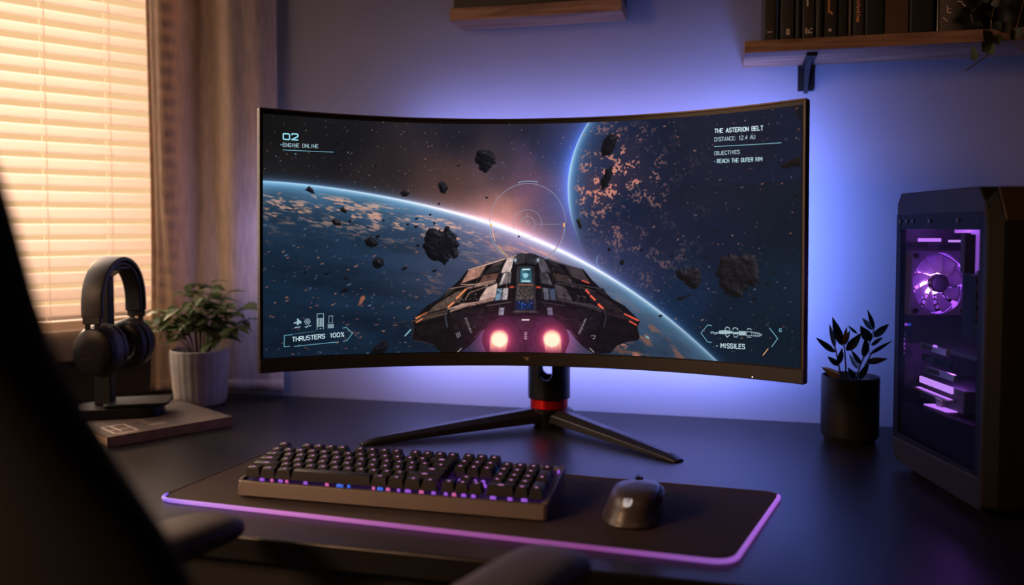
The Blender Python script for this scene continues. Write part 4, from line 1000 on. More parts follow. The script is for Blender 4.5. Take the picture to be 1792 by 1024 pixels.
mb = MB(); mb.add([(KX0+.006, KY0+.0138, plate_z(KY0+.0138)-.0002), (KX1-.008, KY0+.0138, plate_z(KY0+.0138)-.0002), (KX1-.008, KY1-.0095, plate_z(KY1-.0095)-.0002), (KX0+.006, KY1-.0095, plate_z(KY1-.0095)-.0002)], [(0,1,2,3)])
obj('backlit_deck', mb, emat('deck_glow', rgb(120, 60, 190), .06), kb, smooth=0)
o = bpy.data.objects.new('indicator_light', LM[0]); C.objects.link(o); o.parent = kb; o.location = Vector((KX1-.0035, KY1-.030, .7800))-kb.location

# ------------------------------------------------------------------ mouse
ms = empty('mouse', (-.116, 1.118, MZ), 'black gaming mouse with pale logo on the desk mat right of the keyboard', 'computer mouse', rz=R(2))
def mpt(u, v):     # u around (0 at +x), v from base rim (0) to the crown (1)
    a = 2*math.pi*u; ca, sa = math.cos(a), math.sin(a)
    e = 2.5; cx_ = abs(ca)**(2/e)*(1 if ca > 0 else -1); sy_ = abs(sa)**(2/e)*(1 if sa > 0 else -1)
    prof = [(0, 1.0, 0), (.10, 1.0, .002), (.25, .95, .008), (.42, .905, .018), (.56, .885, .0255), (.66, .85, .0315), (.75, .775, .0362), (.84, .63, .0395), (.93, .36, .0418), (1, 0.0, .0425)]
    for (v0, s0, z0), (v1, s1, z1) in zip(prof[:-1], prof[1:]):
        if v <= v1+1e-9:
            t = (v-v0)/(v1-v0); s = s0+(s1-s0)*t; z = z0+(z1-z0)*t; break
    hx = .0385; hy = .061
    y = sy_*hy*(s if sa < 0 else .55*s+.45*min(1, s*1.15))
    x = cx_*hx*s+.0065*min(1, z/.030)
    if ca > .2 and .1 < v < .75: x += .003*math.sin((v-.1)/.65*math.pi)*ca*-1
    zz = z*(1-.20*((y/hy)+.15)**2*1.2+.06*(x/hx)) if y > -.01 else z*(1-.02*(x/hx)+.06*(x/hx))
    return (x, y, zz+.0015)
body = MB(); nu, nv = 64, 24
body.rings([[mpt(i/nu, j/nv) for i in range(nu)] for j in range(nv)]+[[(mpt(0, 1)[0]+.001*math.cos(2*math.pi*i/nu), .001*math.sin(2*math.pi*i/nu), mpt(.75, .995)[2]) for i in range(nu)]])
obj('shell', body, mat('mouse_shell', rgb(58,51,47), .36, bump=.05, bscale=1200.), ms, local=True, smooth=70, sub=1)
def mz(x, y):  # height of the crown near (x, y)
    best = 0
    for j in range(nv):
        for i in range(0, nu, 2):
            p = mpt(i/nu, j/nv)
            if math.hypot(p[0]-x, p[1]-y) < .005: best = max(best, p[2])
    return best
mb = MB().cyl((-.0052, 0, 0), (.0052, 0, 0), .0100, 28)
mb.xf(Matrix.Translation((.008, .024, .0345))); obj('scroll_wheel', mb, M['black'], ms, local=True, bevel=.0015)
mb = MB()
for s_ in (-1, 1): mb.cyl((.004+s_*.0052, .028, .0375), (.004+s_*.0046, .028, .0375), .0102, 24)
obj('button_split', MB().box(.0032, .0048, .038, .0625, .010, .0365), M['black'], ms, local=True)
obj('side_grip', MB().grid(lambda u, v: (lambda p: (p[0]*1.018+.0004, p[1], p[2]))(mpt(-.085+.19*u, .16+.52*v)), 14, 10), M['dark'], ms, local=True, solid=.002, smooth=60)
for u0 in (-.055, .02):
    obj('side_button', MB().grid(lambda u, v: (lambda p: (p[0]*1.045+.001, p[1], p[2]))(mpt(u0+.06*u, .52+.12*v)), 8, 4), M['blacks'], ms, local=True, solid=.002, smooth=60)
obj('glide_foot', MB().prism(rrect(-.026, .026, -.045, .045, .012), 0, .0019), M['black'], ms, local=True)
# logo: a small three-pronged mark on the hump
lm = MB()
def lpt(x, z): 
    # point on the rear face of the hump
    u = .75+x*2.6; v = z; p = mpt(u, v); return (p[0], p[1]-.0006, p[2]+.0003)
def lpoly(pts): lm.add([lpt(*p) for p in pts], [tuple(range(len(pts)))])
zb, zt = .56, .73
def LZ(t): return zb+(zt-zb)*t
XO = -.012
for a in ([(-.011, .25), (-.006, .0), (0, -.04), (0, .42), (-.004, .45)], [(.011, .25), (.006, .0), (0, -.04), (0, .42), (.004, .45)],
          [(-.011, .25), (-.004, .45), (-.0075, 1.0), (-.0125, .80)], [(.011, .25), (.004, .45), (.0075, 1.0), (.0125, .80)],
          [(-.0030, .40), (.0030, .40), (.0018, .95), (0, 1.02), (-.0018, .95)]):
    lpoly([(XO+x*.80, LZ(t)) for x, t in a])
obj('logo', lm, E_MARK, ms, local=True, smooth=0, solid=.0006)
# ------------------------------------------------------------------ book under the headphone stand
A = Vector((-1.036, 1.2565)); du = Vector((.500, .866)); dv = Vector((-.866, .500)); BL, BW, BT = .233, .236, .0185
bk = empty('book', (A.x, A.y, D), 'large worn grey hardback book lying flat under the headphone stand', 'book')
def bp(u, v, z): p = A+du*u+dv*v; return (p.x, p.y, D+z)
def bbox(u0, u1, v0, v1, z0, z1): return MB().add([bp(u, v, z) for z in (z0, z1) for u, v in ((u0, v0), (u1, v0), (u1, v1), (u0, v1))], [(0,3,2,1),(4,5,6,7),(0,1,5,4),(1,2,6,5),(2,3,7,6),(3,0,4,7)])
obj('back_cover', bbox(0, BL, 0, BW, 0, .0024), M['cover'], bk, bevel=.0006)
obj('front_cover', bbox(0, BL, 0, BW, BT-.0024, BT), M['cover'], bk, bevel=.0006)
obj('pages', bbox(.002, BL-.003, .0018, BW-.003, .0022, BT-.0022), M['page'], bk)
obj('spine', bbox(-.0005, BL, -.0012, .0012, 0, BT), mat('book_spine', rgb(124,98,82), .6, bump=.2, bscale=90., var=.2, vscale=60.), bk, bevel=.0006)
mb = MB()
for (u0, u1, v0, v1) in ((.018, .022, .012, .085), (.018, .062, .012, .016), (.058, .062, .012, .085), (.018, .062, .081, .085), (.034, .038, .03, .085), (.018, .062, .045, .048)):
    b_ = bbox(u0, u1, v0, v1, BT, BT+.0003); mb.add(b_.v, b_.f)
obj('cover_print', mb, M['print'], bk, smooth=0)
mb = MB(); 
for (u0, u1, v0, v1) in ((.09, .12, .03, .045), (.05, .075, .16, .19), (.09, .10, .06, .10)):
    b_ = bbox(u0, u1, v0, v1, BT, BT+.0003); mb.add(b_.v, b_.f)
obj('cover_print', mb, mat('faded_print', rgb(128,110,98), .6, bump=.02), bk, smooth=0)

# ------------------------------------------------------------------ headphone stand
SZ = D+BT+.0004
th = R(28)   # base runs to the right and slightly away
sx = Vector((math.cos(th), math.sin(th), 0)); sy = Vector((-math.sin(th), math.cos(th), 0))
B0 = Vector((-1.132, 1.421, SZ))
def sp(x, y, z): return tuple(B0+sx*x+sy*y+Vector((0, 0, z)))
hs = empty('headphone_stand', tuple(B0), 'black headphone stand with charging tray standing on the flat book', 'headphone stand')
def sprism(pts, z0, z1): 
    return MB().add([sp(*p, z0) for p in pts]+[sp(*p, z1) for p in pts], [tuple(range(len(pts)-1, -1, -1)), tuple(range(len(pts), 2*len(pts)))]+[(i, (i+1) % len(pts), len(pts)+(i+1) % len(pts), len(pts)+i) for i in range(len(pts))])
obj('base', sprism(rrect(-.086, .074, -.045, .045, .034, 8), 0, .0195), M['blacks'], hs, bevel=.002)
obj('charging_tray', sprism(rrect(-.030, .086, -.040, .046, .010, 5), .0215, .0265), M['black'], hs, bevel=.0012)
obj('tray_foot', sprism(rrect(-.026, .05, -.034, .04, .008, 4), .0195, .0215), M['dark'], hs)
HC = Vector((-1.144, 1.417, 0))     # centre between the ear cups
hx = Vector((.988, .15, 0)).normalized(); hy = Vector((-.15, .988, 0)).normalized()  # hy: ear to ear
PX_ = HC-hx*.024
def pp(x, y, z): p = PX_+hx*x+hy*y; return (p.x, p.y, z)
zt = 1.0470
mb = MB(); prof = [(-.017, -.010), (.017, -.010), (.017, .010), (-.017, .010)]
mb.rings([[pp(x, y, z) for x, y in prof] for z in (SZ+.0195, zt-.02)])
obj('post', mb, M['black'], hs, bevel=.002)
mb = MB().rings([[pp(.010, y, zt-.020), pp(.022, y, zt-.012), pp(.042, y, zt-.006), pp(.042, y, zt+.0000), pp(.010, y, zt-.001), pp(-.012, y, zt-.004), pp(-.012, y, zt-.03)] for y in (-.026, .026)])
obj('rest', mb, M['black'], hs, bevel=.002)

# ------------------------------------------------------------------ headphones hanging on the stand
ph = empty('headphones', (HC.x, HC.y, .89), 'black over-ear headphones hanging on the stand beside the blind', 'headphones')
CZ = .893; HWd = .073
def hpnt(x, y, z): p = HC+hx*x+hy*y; return (p.x, p.y, z)
def band(r_off, w0, w1, t):
    rings = []; n = 44; za = CZ+.075
    for i in range(n+1):
        a = math.pi*(i/n)
        yy = -math.cos(a)*(HWd+.004); zz = za+math.sin(a)**.85*.094
        if i == 0: zz -= .012
        if i == n: zz -= .012
        w = w0+(w1-w0)*math.sin(a)
        ny, nz = -math.cos(a), math.sin(a)*.85+.15
        L = math.hypot(ny, nz); ny /= L; nz /= L
        c = []
        for x, o in ((-w, -t), (w, -t), (w*1.0, t*.6), (w*.8, t), (-w*.8, t), (-w, t*.6)):
            c.append(hpnt(x, yy+ny*(o+r_off), zz+nz*(o+r_off)))
        rings.append(c)
    return MB().rings(rings)
obj('headband', band(0, .0205, .0215, .0042), M['hp'], ph, bevel=.0015, smooth=40)
obj('headband_pad', band(-.0085, .017, .0180, .0052), M['leather'], ph, bevel=.003, smooth=50)
for s_ in (-1, 1):
    # slider, yoke and cup of one side; y grows outwards
    def q(x, y, z): return hpnt(x, s_*y, z)
    def qbox(x0, x1, y0, y1, z0, z1): return MB().add([q(x, y, z) for z in (z0, z1) for x, y in ((x0, y0), (x1, y0), (x1, y1), (x0, y1))], [(0,3,2,1),(4,5,6,7),(0,1,5,4),(1,2,6,5),(2,3,7,6),(3,0,4,7)])
    obj('slider', qbox(-.0175, .0175, HWd-.0005, HWd+.0075, CZ+.050, CZ+.068), M['hp'], ph, bevel=.0015)
    y_ = MB()
    for x0, x1 in ((-.014, -.0045), (.0045, .014)):
        b_ = qbox(x0, x1, HWd+.001, HWd+.006, CZ+.020, CZ+.051); y_.add(b_.v, b_.f)
    obj('yoke', y_, M['steel'], ph, bevel=.001)
    def disc(prof, n=44):
        return MB().rings([[q(r*.88*math.cos(2*math.pi*i/n), y, CZ-.002+r*math.sin(2*math.pi*i/n)) for i in range(n)] for r, y in prof])
    cup = obj('ear_cup', disc([(.032, HWd-.030), (.0495, HWd-.028), (.0510, HWd-.012), (.0480, HWd-.004), (.0450, HWd+.000)]), M['hp'], ph, smooth=40)
    obj('cup_plate', disc([(.0440, HWd-.001), (.0452, HWd+.001), (.0440, HWd+.005), (.040, HWd+.0075), (.018, HWd+.0085)]), M['blacks'], cup, smooth=40)
    mb = MB(); n = 40; nr = 14
    for i in range(n+0):
        pass
    rings = []
    for i in range(n):
        a = 2*math.pi*i/n; rg = []
        for k in range(nr):
            b_ = 2*math.pi*k/nr; rr = .0365+.0130*math.cos(b_)+.0005*math.sin(a*13)
            rg.append(q(rr*.88*math.cos(a), HWd-.040+.0125*math.sin(b_), CZ-.002+rr*math.sin(a)))
        rings.append(rg)
    rings.append(rings[0])
    obj('ear_pad', MB().rings(rings, cap=(False, False)), M['leather'], cup, smooth=80)
    obj('driver_mesh', disc([(.026, HWd-.031), (.025, HWd-.0305)]), M['dark'], cup)
    if s_ == -1:
        mb = MB().tube([q(-.022, HWd+.0084, CZ-.001), q(-.010, HWd+.0088, CZ-.006), q(.002, HWd+.0088, CZ-.012)], .0004, 6)
        mb.tube([q(-.020, HWd+.0084, CZ-.014), q(-.012, HWd+.0088, CZ-.016), q(-.004, HWd+.0088, CZ-.013)], .0004, 6)
        obj('cup_mark', mb, M['bronze'], cup)

# ------------------------------------------------------------------ leaves
def leaf_mb(base, d, up, L, W, curl=.25, fold=.15, tipf=.5, n=8, lobe=0.):
    d = d.normalized(); side = d.cross(up).normalized(); nrm = side.cross(d).normalized()
    vs = []; fs = []
    for i in range(n+1):
        t = i/n; w = W*math.sin(math.pi*min(1, t**tipf))**.9 if t < 1 else 0
        if lobe: w *= 1+lobe*math.sin(t*math.pi*5)
        c = base+d*(L*t)-nrm*(L*curl*t*t)
        for s_ in (-1, -.5, 0, .5, 1):
            vs.append(c+side*(w*s_)+nrm*(abs(s_)*w*fold))
    for i in range(n):
        for k in range(4): fs.append((i*5+k, i*5+k+1, (i+1)*5+k+1, (i+1)*5+k))
    return MB().add(vs, fs)
# ------------------------------------------------------------------ white ribbed pot with leafy plant
WP = Vector((-1.107, 1.634, D))
wp = empty('potted_plant', tuple(WP), 'bushy green plant in a pale ribbed concrete pot beside the curtain', 'plant')
n = 96; prof = [(.050, 0), (.0535, .004), (.0560, .03), (.0600, .085), (.0615, .112), (.0610, .1175), (.0575, .1185), (.0555, .116), (.0540, .100), (.052, .098)]
mb = MB().rings([[(WP.x+(r+.0007*math.cos(i*math.pi/2)*(k < 5))*math.cos(2*math.pi*i/n), WP.y+(r+.0007*math.cos(i*math.pi/2)*(k < 5))*math.sin(2*math.pi*i/n), D+z) for i in range(n)] for k, (r, z) in enumerate(prof)])
obj('pot', mb, M['pot'], wp, smooth=60)
obj('soil', MB().lathe([(.0538, .099), (.05, .1035), (.03, .106), (.001, .107)], tuple(WP), 32), M['soil'], wp)
rs_ = random.Random(11)
fol = MB(); stm = MB()
shoots = [(-80, .62, .125), (-40, .35, .135), (10, .45, .135), (60, .5, .12), (110, .4, .15), (160, .55, .11), (200, .65, .10), (250, .6, .10), (300, .5, .14), (330, .78, .125), (20, .85, .115), (180, .9, .10), (345, .2, .15), (140, .12, .145), (270, .35, .13), (-5, .95, .12), (12, 1.05, .095), (-20, 1.0, .08), (190, 1.0, .075)]
for az, ln_, H_ in shoots:
    a = R(az); d = Vector((math.cos(a), math.sin(a)*.62, 0)); b0 = WP+Vector((d.x*.018, d.y*.018, .103))
    P = [b0+d*(ln_*.095*t**1.5)+Vector((0, 0, H_*(t-.22*ln_*t*t*t)))*1.12 for t in (0, .25, .5, .75, 1)]
    stm.tube([tuple(p) for p in P], [.0016, .0014, .0012, .001, .0007], 6)
    for j in range(9):
        t = .42+.58*j/8; i0 = min(3, int(t*4)); f = t*4-i0; p = P[i0].lerp(P[i0+1], f)
        aa = a+R(rs_.choice((-1, 1))*rs_.uniform(25, 120)) if j < 8 else a
        ld_ = Vector((math.cos(aa), math.sin(aa)*.8, rs_.uniform(-.25, .5)))
        q_ = leaf_mb(p, ld_, Vector((rs_.uniform(-.2, .2), rs_.uniform(-.4, .1), 1)), rs_.uniform(.030, .050), rs_.uniform(.0090, .0140), rs_.uniform(.2, .55), .2, .7, 7, .12)
        fol.add(q_.v, q_.f)
obj('foliage', fol, M['leaf'], wp, smooth=60)
obj('stems', stm, M['stem'], wp)

# ------------------------------------------------------------------ black pot with slender plant
BP = Vector((.2185, 1.622, D))
bpt = empty('potted_plant', tuple(BP), 'slender dark-leaved plant in a black ceramic pot between monitor and computer', 'plant')
obj('pot', MB().lathe([(.040, 0), (.0425, .001), (.044, .007), (.0475, .010), (.0490, .014), (.0492, .115), (.0482, .1175), (.0462, .1175), (.0450, .114), (.0440, .092), (.042, .090)], tuple(BP), 72), M['potb'], bpt, smooth=45)
obj('soil', MB().lathe([(.0438, .091), (.03, .096), (.001, .098)], tuple(BP), 32), M['soil'], bpt)
ZB = BP.y
def PP(x, z, y=0.): return Vector((x, ZB+y, z))
stems = [
 ((0.2043,1.622,0.8417), (0.199,1.622,0.8745), (0.1916,1.622,0.9103), (0.1853,1.622,0.9409)),
 ((0.2097,1.612,0.8438), (0.2092,1.612,0.8765), (0.2068,1.612,0.907), (0.2037,1.612,0.9191)),
 ((0.2278,1.632,0.841), (0.2358,1.632,0.8744), (0.2495,1.632,0.9109), (0.2585,1.632,0.9419)),
 ((0.2312,1.616,0.844), (0.2402,1.616,0.8719), (0.2493,1.61,0.8966), (0.2549,1.605,0.9056))]
for P in stems:
    obj('stem', MB().tube([tuple(p) for p in P], [.0016, .0014, .0011, .0007], 8), M['stemd'], bpt)
LV = [ # base px, tip px, half width, depth shift, material
 ((0.2041,1.622,0.9107), (0.1825,1.6,0.9656), .0075, 0), ((0.1917,1.622,0.9061), (0.1828,1.635,0.9487), .0045, 0), ((0.1918,1.622,0.8979), (0.1563,1.6,0.9294), .0060, 0),
 ((0.199,1.622,0.8745), (0.1771,1.61,0.894), .0052, 0), ((0.198,1.622,0.8765), (0.2005,1.6,0.9104), .0062, 0), ((0.2042,1.622,0.8459), (0.1657,1.6,0.8756), .0050, 1),
 ((0.2021,1.622,0.8592), (0.1758,1.64,0.8687), .0030, 1), ((0.2057,1.612,0.9141), (0.2065,1.6,0.9491), .0042, 1), ((0.2067,1.612,0.9131), (0.2168,1.62,0.94), .0035, 0),
 ((0.2107,1.612,0.903), (0.2315,1.59,0.9389), .0078, 0), ((0.2286,1.632,0.8493), (0.209,1.61,0.8747), .0056, 0), ((0.234,1.632,0.8681), (0.2206,1.65,0.8918), .0050, 0),
 ((0.2377,1.632,0.8765), (0.217,1.61,0.9056), .0040, 0), ((0.2432,1.632,0.8901), (0.2378,1.6,0.9318), .0072, 0), ((0.2532,1.632,0.9192), (0.2304,1.61,0.9517), .0085, 0),
 ((0.2566,1.632,0.9387), (0.2408,1.65,0.958), .0052, 0), ((0.2585,1.632,0.9408), (0.2407,1.6,0.9791), .0040, 0), ((0.2578,1.632,0.9265), (0.28,1.61,0.955), .0065, 0),
 ((0.2517,1.632,0.8955), (0.2904,1.65,0.9191), .0035, 0), ((0.2438,1.616,0.8833), (0.2766,1.6,0.893), .0058, 0), ((0.233,1.616,0.8522), (0.247,1.6,0.8858), .0058, 0),
 ((0.252,1.64,0.8407), (0.2645,1.63,0.8543), .0030, 0), ((0.2533,1.632,0.912), (0.2757,1.66,0.9236), .0048, 0), ((0.23,1.632,0.9318), (0.2106,1.61,0.9491), .0026, 0)]
for i, (b, t, w, k) in enumerate(LV):
    b = Vector(b); t = Vector(t); d = t-b; L = d.length
    up = Vector((.35*math.sin(i*2.1), -1, .25*math.cos(i*1.3)))
    obj('leaf', leaf_mb(b, d, up, L, w, -.06+.05*math.sin(i*1.7), .25, .72, 10), M['leafy'] if k else M['leafd'], bpt, smooth=60, label='yellowed leaf' if k else None)
    # short leaf stalk back to the nearest stem
    best = min(((Vector(q)-b).length, tuple(q)) for P in stems for q in P)
    if best[0] > .004: obj('leaf_stalk', MB().tube([best[1], tuple((Vector(best[1])+b)/2+Vector((0, 0, .002))), tuple(b)], .0006, 6), M['stemd'], bpt)

# ------------------------------------------------------------------ shelves on the back wall
def zat(p): return p[2]
CSY = YB-.085
p0, p1, p2 = (-0.5493,1.68,1.5662), (-0.5493,1.68,1.541), (-0.2002,1.68,1.5372)
sh = empty('wall_shelf', ((p0[0]+p2[0])/2, YB, p1[2]), 'short oak wall shelf high above the monitor centre', 'shelf')
zs = (p0[2]+.0)
obj('board', MB().box(p0[0], p2[0], CSY, YB-.001, p1[2], zs), M['wood'], sh, bevel=.001)
tb = empty('storage_box', ((p0[0]+p2[0])/2, YB-.06, zs), 'long black box standing on the short shelf above the monitor', 'box')
obj('box_body', MB().box(p0[0]+.004, p2[0]+.001, CSY+.008, YB-.004, zs+.0005, zs+.13), M['dark'], tb, bevel=.003)
obj('box_lid', MB().box(p0[0]+.001, p2[0]+.004, CSY+.005, YB-.001, zs+.12, zs+.145), M['dark'], tb, bevel=.003)
RSY = YB-.15
r0, r1 = (0.0289,1.615,1.457), (0.0291,1.615,1.4356)
zt_ = r0[2]; zb_ = r1[2]
sh2 = empty('wall_shelf', (.5, YB, zb_), 'long oak wall shelf at upper right carrying books', 'shelf')
obj('board', MB().box(r0[0], 1.05, RSY, YB-.001, zb_, zt_), M['wood'], sh2, bevel=.001)
q0, q1, q2 = (0.1318,1.765,1.438), (0.1612,1.765,1.4367), (0.1473,1.765,1.3857)
def bracket(bx0, bx1, zlo):
    br = MB(); xm = (bx0+bx1)/2
    br.box(bx0, bx1, YB-.006, YB-.0005, zlo, zb_-.0005)
    br.box(xm-.009, xm+.009, RSY+.02, YB-.004, zb_-.0065, zb_-.0005)
    n_ = 10; pts = []
    for k in range(n_+1):
        t = k/n_; pts.append((YB-.005-t*.105, zb_-.005-(1-t)**2.2*.050))
    a_ = [(y, z) for y, z in pts]+[(YB-.11, zb_-.004), (YB-.004, zb_-.004)]
    br.add([(xm-.004, y, z) for y, z in a_]+[(xm+.004, y, z) for y, z in a_], [tuple(range(len(a_)-1, -1, -1)), tuple(range(len(a_), 2*len(a_)))]+[(i, (i+1) % len(a_), len(a_)+(i+1) % len(a_), len(a_)+i) for i in range(len(a_))])
    b_ = obj('bracket', br, M['black'], sh2, bevel=.001)
    obj('screw', MB().cyl((xm, YB-.0075, zlo+.008), (xm, YB-.005, zlo+.008), .0028, 12), M['silver'], b_)
bracket(q0[0], q1[0], q2[2]); bracket(.86, .89, q2[2])
# books: px of left and right edge of each spine
BK = [(1336,1359,(40,33,29),.205,'dark brown book at the left end of the right shelf', 'bar'), (1366,1390,(33,31,29),.20,'charcoal book with pale code low on its spine, second from left', 'code'),
      (1391.5,1403,(12,12,14),.19,'thin black book squeezed between charcoal and brown books', None), (1404,1426,(38,29,20),.21,'brown book with two-line pale lettering low on its spine', 'two'),
      (1427,1441,(10,11,15),.185,'thin blue-black book left of the book with a pale dot', None), (1442,1465,(32,27,23),.20,'dark book with a small pale dot low on its spine', 'dot'),
      (1466,1484,(20,20,21),.175,'plain near-black book beside the narrow tan spine', None), (1485,1492,(66,44,24),.19,'narrow tan brown book spine on the right shelf', None), (1493,1513,(40,36,36),.205,'grey book with gilt vertical lettering on its spine', 'gilt'),
      (1514,1547,(17,18,19),.20,'thick plain black book left of the wide tan book', None), (1548,1591,(74,54,32),.195,'wide tan cloth book with plain spine', None), (1592,1634,(15,15,17),.205,'thick plain black book at the right end of the row', None)]
BKX = [(0.0620, 0.0843),(0.0916, 0.1147),(0.1166, 0.1274),(0.1287, 0.1496),(0.1510, 0.1641),(0.1654, 0.1870),(0.1884, 0.2051),(0.2064, 0.2127),(0.2140, 0.2325),(0.2338, 0.2642),(0.2656, 0.3049),(0.3062, 0.3441)]
rb = random.Random(4)
for (l, r_, col, h, lab, mark), (xa, xb) in zip(BK, BKX):
    y0 = RSY+.010+rb.random()*.006; dep = .118
    if xb-xa < .003: continue
    b = empty('shelf_book', ((xa+xb)/2, y0, zt_), lab, 'book', group='books standing on the right shelf')
    cm = mat('cloth_cover', rgb(*col), .6, bump=.15, bscale=500., var=.12, vscale=40.)
    mb = MB(); th_ = .0022; zz0, zz1 = zt_+.0004, zt_+h
    prof_ = [(xa, y0+.003), (xa+.002, y0+.0008), ((xa+xb)/2, y0), (xb-.002, y0+.0008), (xb, y0+.003)]
    outer = prof_+[(xb, y0+dep), (xb-th_, y0+dep), (xb-th_, y0+.0055), (xa+th_, y0+.0055), (xa+th_, y0+dep), (xa, y0+dep)]
    mb.prism(outer, zz0, zz1); obj('cover', mb, cm, b, smooth=40)
    obj('pages', MB().box(xa+th_, xb-th_, y0+.006, y0+dep-.004, zz0+.003, zz1-.003), M['page'], b, smooth=0)
    xm = (xa+xb)/2; w = xb-xa; yy = y0-.0004
    def pr(rects, m):
        mb = MB()
        for x0, x1, z0, z1 in rects: mb.box(xm+x0*w, xm+x1*w, yy, yy+.0012, zt_+z0, zt_+z1)
        obj('spine_print', mb, m, b, smooth=0)
    if mark == 'bar': pr([(-.22, .18, .0155, .0172)], M['print'])
    if mark == 'code': pr([(-.10, .16, .0095+.0028*k, .0112+.0028*k) for k in range(4)], M['print'])
    if mark == 'two': pr([(-.26+.2*c, -.12+.2*c, .0100+.0034*k, .0125+.0034*k) for k in range(3) for c in range(3) if (k+c) % 4 != 3], M['print']); pr([(-.2, -.05, .058+.004*k, .061+.004*k) for k in range(5)], M['print'])
    if mark == 'dot': pr([(-.16, .06, .0120, .0165)], M['print']); pr([(-.22, -.10, .045, .075), (-.14, .02, .044, .048), (.0, .14, .041, .0455)], M['gold'])
    if mark == 'gilt': pr([(-.22, .0, .026, .036), (-.22, .12, .0375, .0395)]+[(-.26+.06*(k % 2), .02+.08*(k % 3 == 0), .042+.0042*k, .0448+.0042*k) for k in range(8)], M['gold'])
# dark tin with pale strokes on its front, trailing plant
xa, xb = (0.3466,1.63,1.4552)[0], (0.4236,1.63,1.4511)[0]
tn = empty('storage_tin', ((xa+xb)/2, 1.68, zt_), 'dark glossy storage tin with pale marks beside the trailing plant', 'tin')
obj('tin_body', MB().prism(rrect(xa, xb, 1.632, 1.74, .008), zt_+.0004, zt_+.14), mat('glossy_dark_tin', rgb(22,22,24), .22, bump=.02, bscale=200.), tn, bevel=.001)
obj('tin_lid', MB().prism(rrect(xa-.001, xb+.001, 1.631, 1.741, .008), zt_+.14, zt_+.155), M['dark'], tn, bevel=.001)
mb = MB()
def mk(x0, y0, x1, y1, w):
    a_ = Vector((x0, 0, y0)); b_ = Vector((x1, 0, y1)); d_ = (b_-a_).normalized(); n_ = Vector((-d_.z, 0, d_.x))*w/2
    P_ = [a_+n_, b_+n_, b_-n_, a_-n_]; mb.add([(p.x, 1.6314, p.z) for p in P_]+[(p.x, 1.6322, p.z) for p in P_], [(0,1,2,3),(4,7,6,5),(0,4,5,1),(1,5,6,2),(2,6,7,3),(3,7,4,0)])
for (ax, az), (bx_, bz) in [((0.3657,1.5030),(0.3659,1.4904)),((0.3658,1.4991),(0.3712,1.4978)),((0.3650,1.4914),(0.3722,1.4910)),((0.3589,1.4840),(0.3662,1.4768)),((0.3817,1.5098),(0.3889,1.5084)),((0.3889,1.5064),(0.3944,1.5003))]: mk(ax, az, bx_, bz, .0013)
obj('tin_marks', mb, mat('pale_marks', rgb(236,204,186), .5, bump=.02), tn, smooth=0)
vb = (0.4653,1.66,1.4651)
vp = empty('trailing_plant', (vb[0]+.02, 1.69, zt_), 'trailing vine in a dark pot spilling over the right shelf edge', 'plant')
obj('pot', MB().lathe([(.036, 0), (.038, .002), (.045, .085), (.044, .088), (.041, .086), (.038, .07)], (vb[0]+.02, 1.69, zt_+.0004), 48), M['potb'], vp)
obj('soil', MB().lathe([(.0385, .070), (.02, .076), (.001, .077)], (vb[0]+.02, 1.69, zt_), 24), M['soil'], vp)
vines = [[(vb[0]+.02, 1.69, zt_+.075), (vb[0]+.0, 1.65, zt_+.095), (0.4288,1.6,1.482), (0.4251,1.598,1.4346), (0.4207,1.596,1.4108), (0.4066,1.594,1.3988), (0.3873,1.592,1.3851)],
         [(vb[0]+.03, 1.69, zt_+.075), (vb[0]+.035, 1.65, zt_+.095), (0.4685,1.6,1.4702), (0.4615,1.596,1.4304), (0.4731,1.594,1.4163), (0.4899,1.592,1.3983)],
         [(vb[0]+.02, 1.68, zt_+.075), (vb[0]-.01, 1.645, zt_+.10), (0.4076,1.606,1.4942), (0.3969,1.604,1.483), (0.4003,1.602,1.4614)]]
vv = MB()
for v_ in vines:
    P = [Vector(p) for p in v_]; fine = []
    for i in range(len(P)-1):
        a0, a1, a2, a3 = P[max(i-1, 0)], P[i], P[i+1], P[min(i+2, len(P)-1)]
        for k in range(5):
            t = k/5; fine.append(tuple(.5*((2*a1)+(a2-a0)*t+(2*a0-5*a1+4*a2-a3)*t*t+(3*a1-a0-3*a2+a3)*t**3)))
    fine.append(tuple(P[-1])); vv.tube(fine, .0011, 6)
obj('vine', vv, M['stem'], vp)
VL = [((0.4251,1.598,1.4327), (0.4131,1.59,1.4505), .010), ((0.4274,1.598,1.4439), (0.4158,1.585,1.423), .011), ((0.4327,1.598,1.4417), (0.436,1.59,1.4248), .009), ((0.4233,1.598,1.4347), (0.4116,1.588,1.4144), .008), ((0.4207,1.596,1.4108), (0.4277,1.588,1.4267), .0085),
      ((0.4014,1.594,1.4), (0.3967,1.588,1.4255), .0068), ((0.4613,1.596,1.436), (0.4704,1.588,1.4524), .008), ((0.4614,1.596,1.4323), (0.4542,1.59,1.4501), .008), ((0.4308,1.6,1.4725), (0.4124,1.59,1.4806), .009), ((0.4293,1.6,1.4631), (0.4388,1.59,1.449), .009),
      ((0.3968,1.604,1.4849), (0.3794,1.59,1.4863), .008), ((0.3985,1.602,1.4653), (0.4129,1.59,1.4561), .008), ((0.4076,1.606,1.4942), (0.3912,1.59,1.4988), .008), ((0.426,1.6,1.4916), (0.4359,1.59,1.5034), .010), ((0.4684,1.6,1.474), (0.4517,1.59,1.4838), .010), ((0.4139,1.604,1.5009), (0.4228,1.59,1.5117), .010), ((0.4407,1.604,1.4634), (0.4475,1.59,1.4448), .010)]
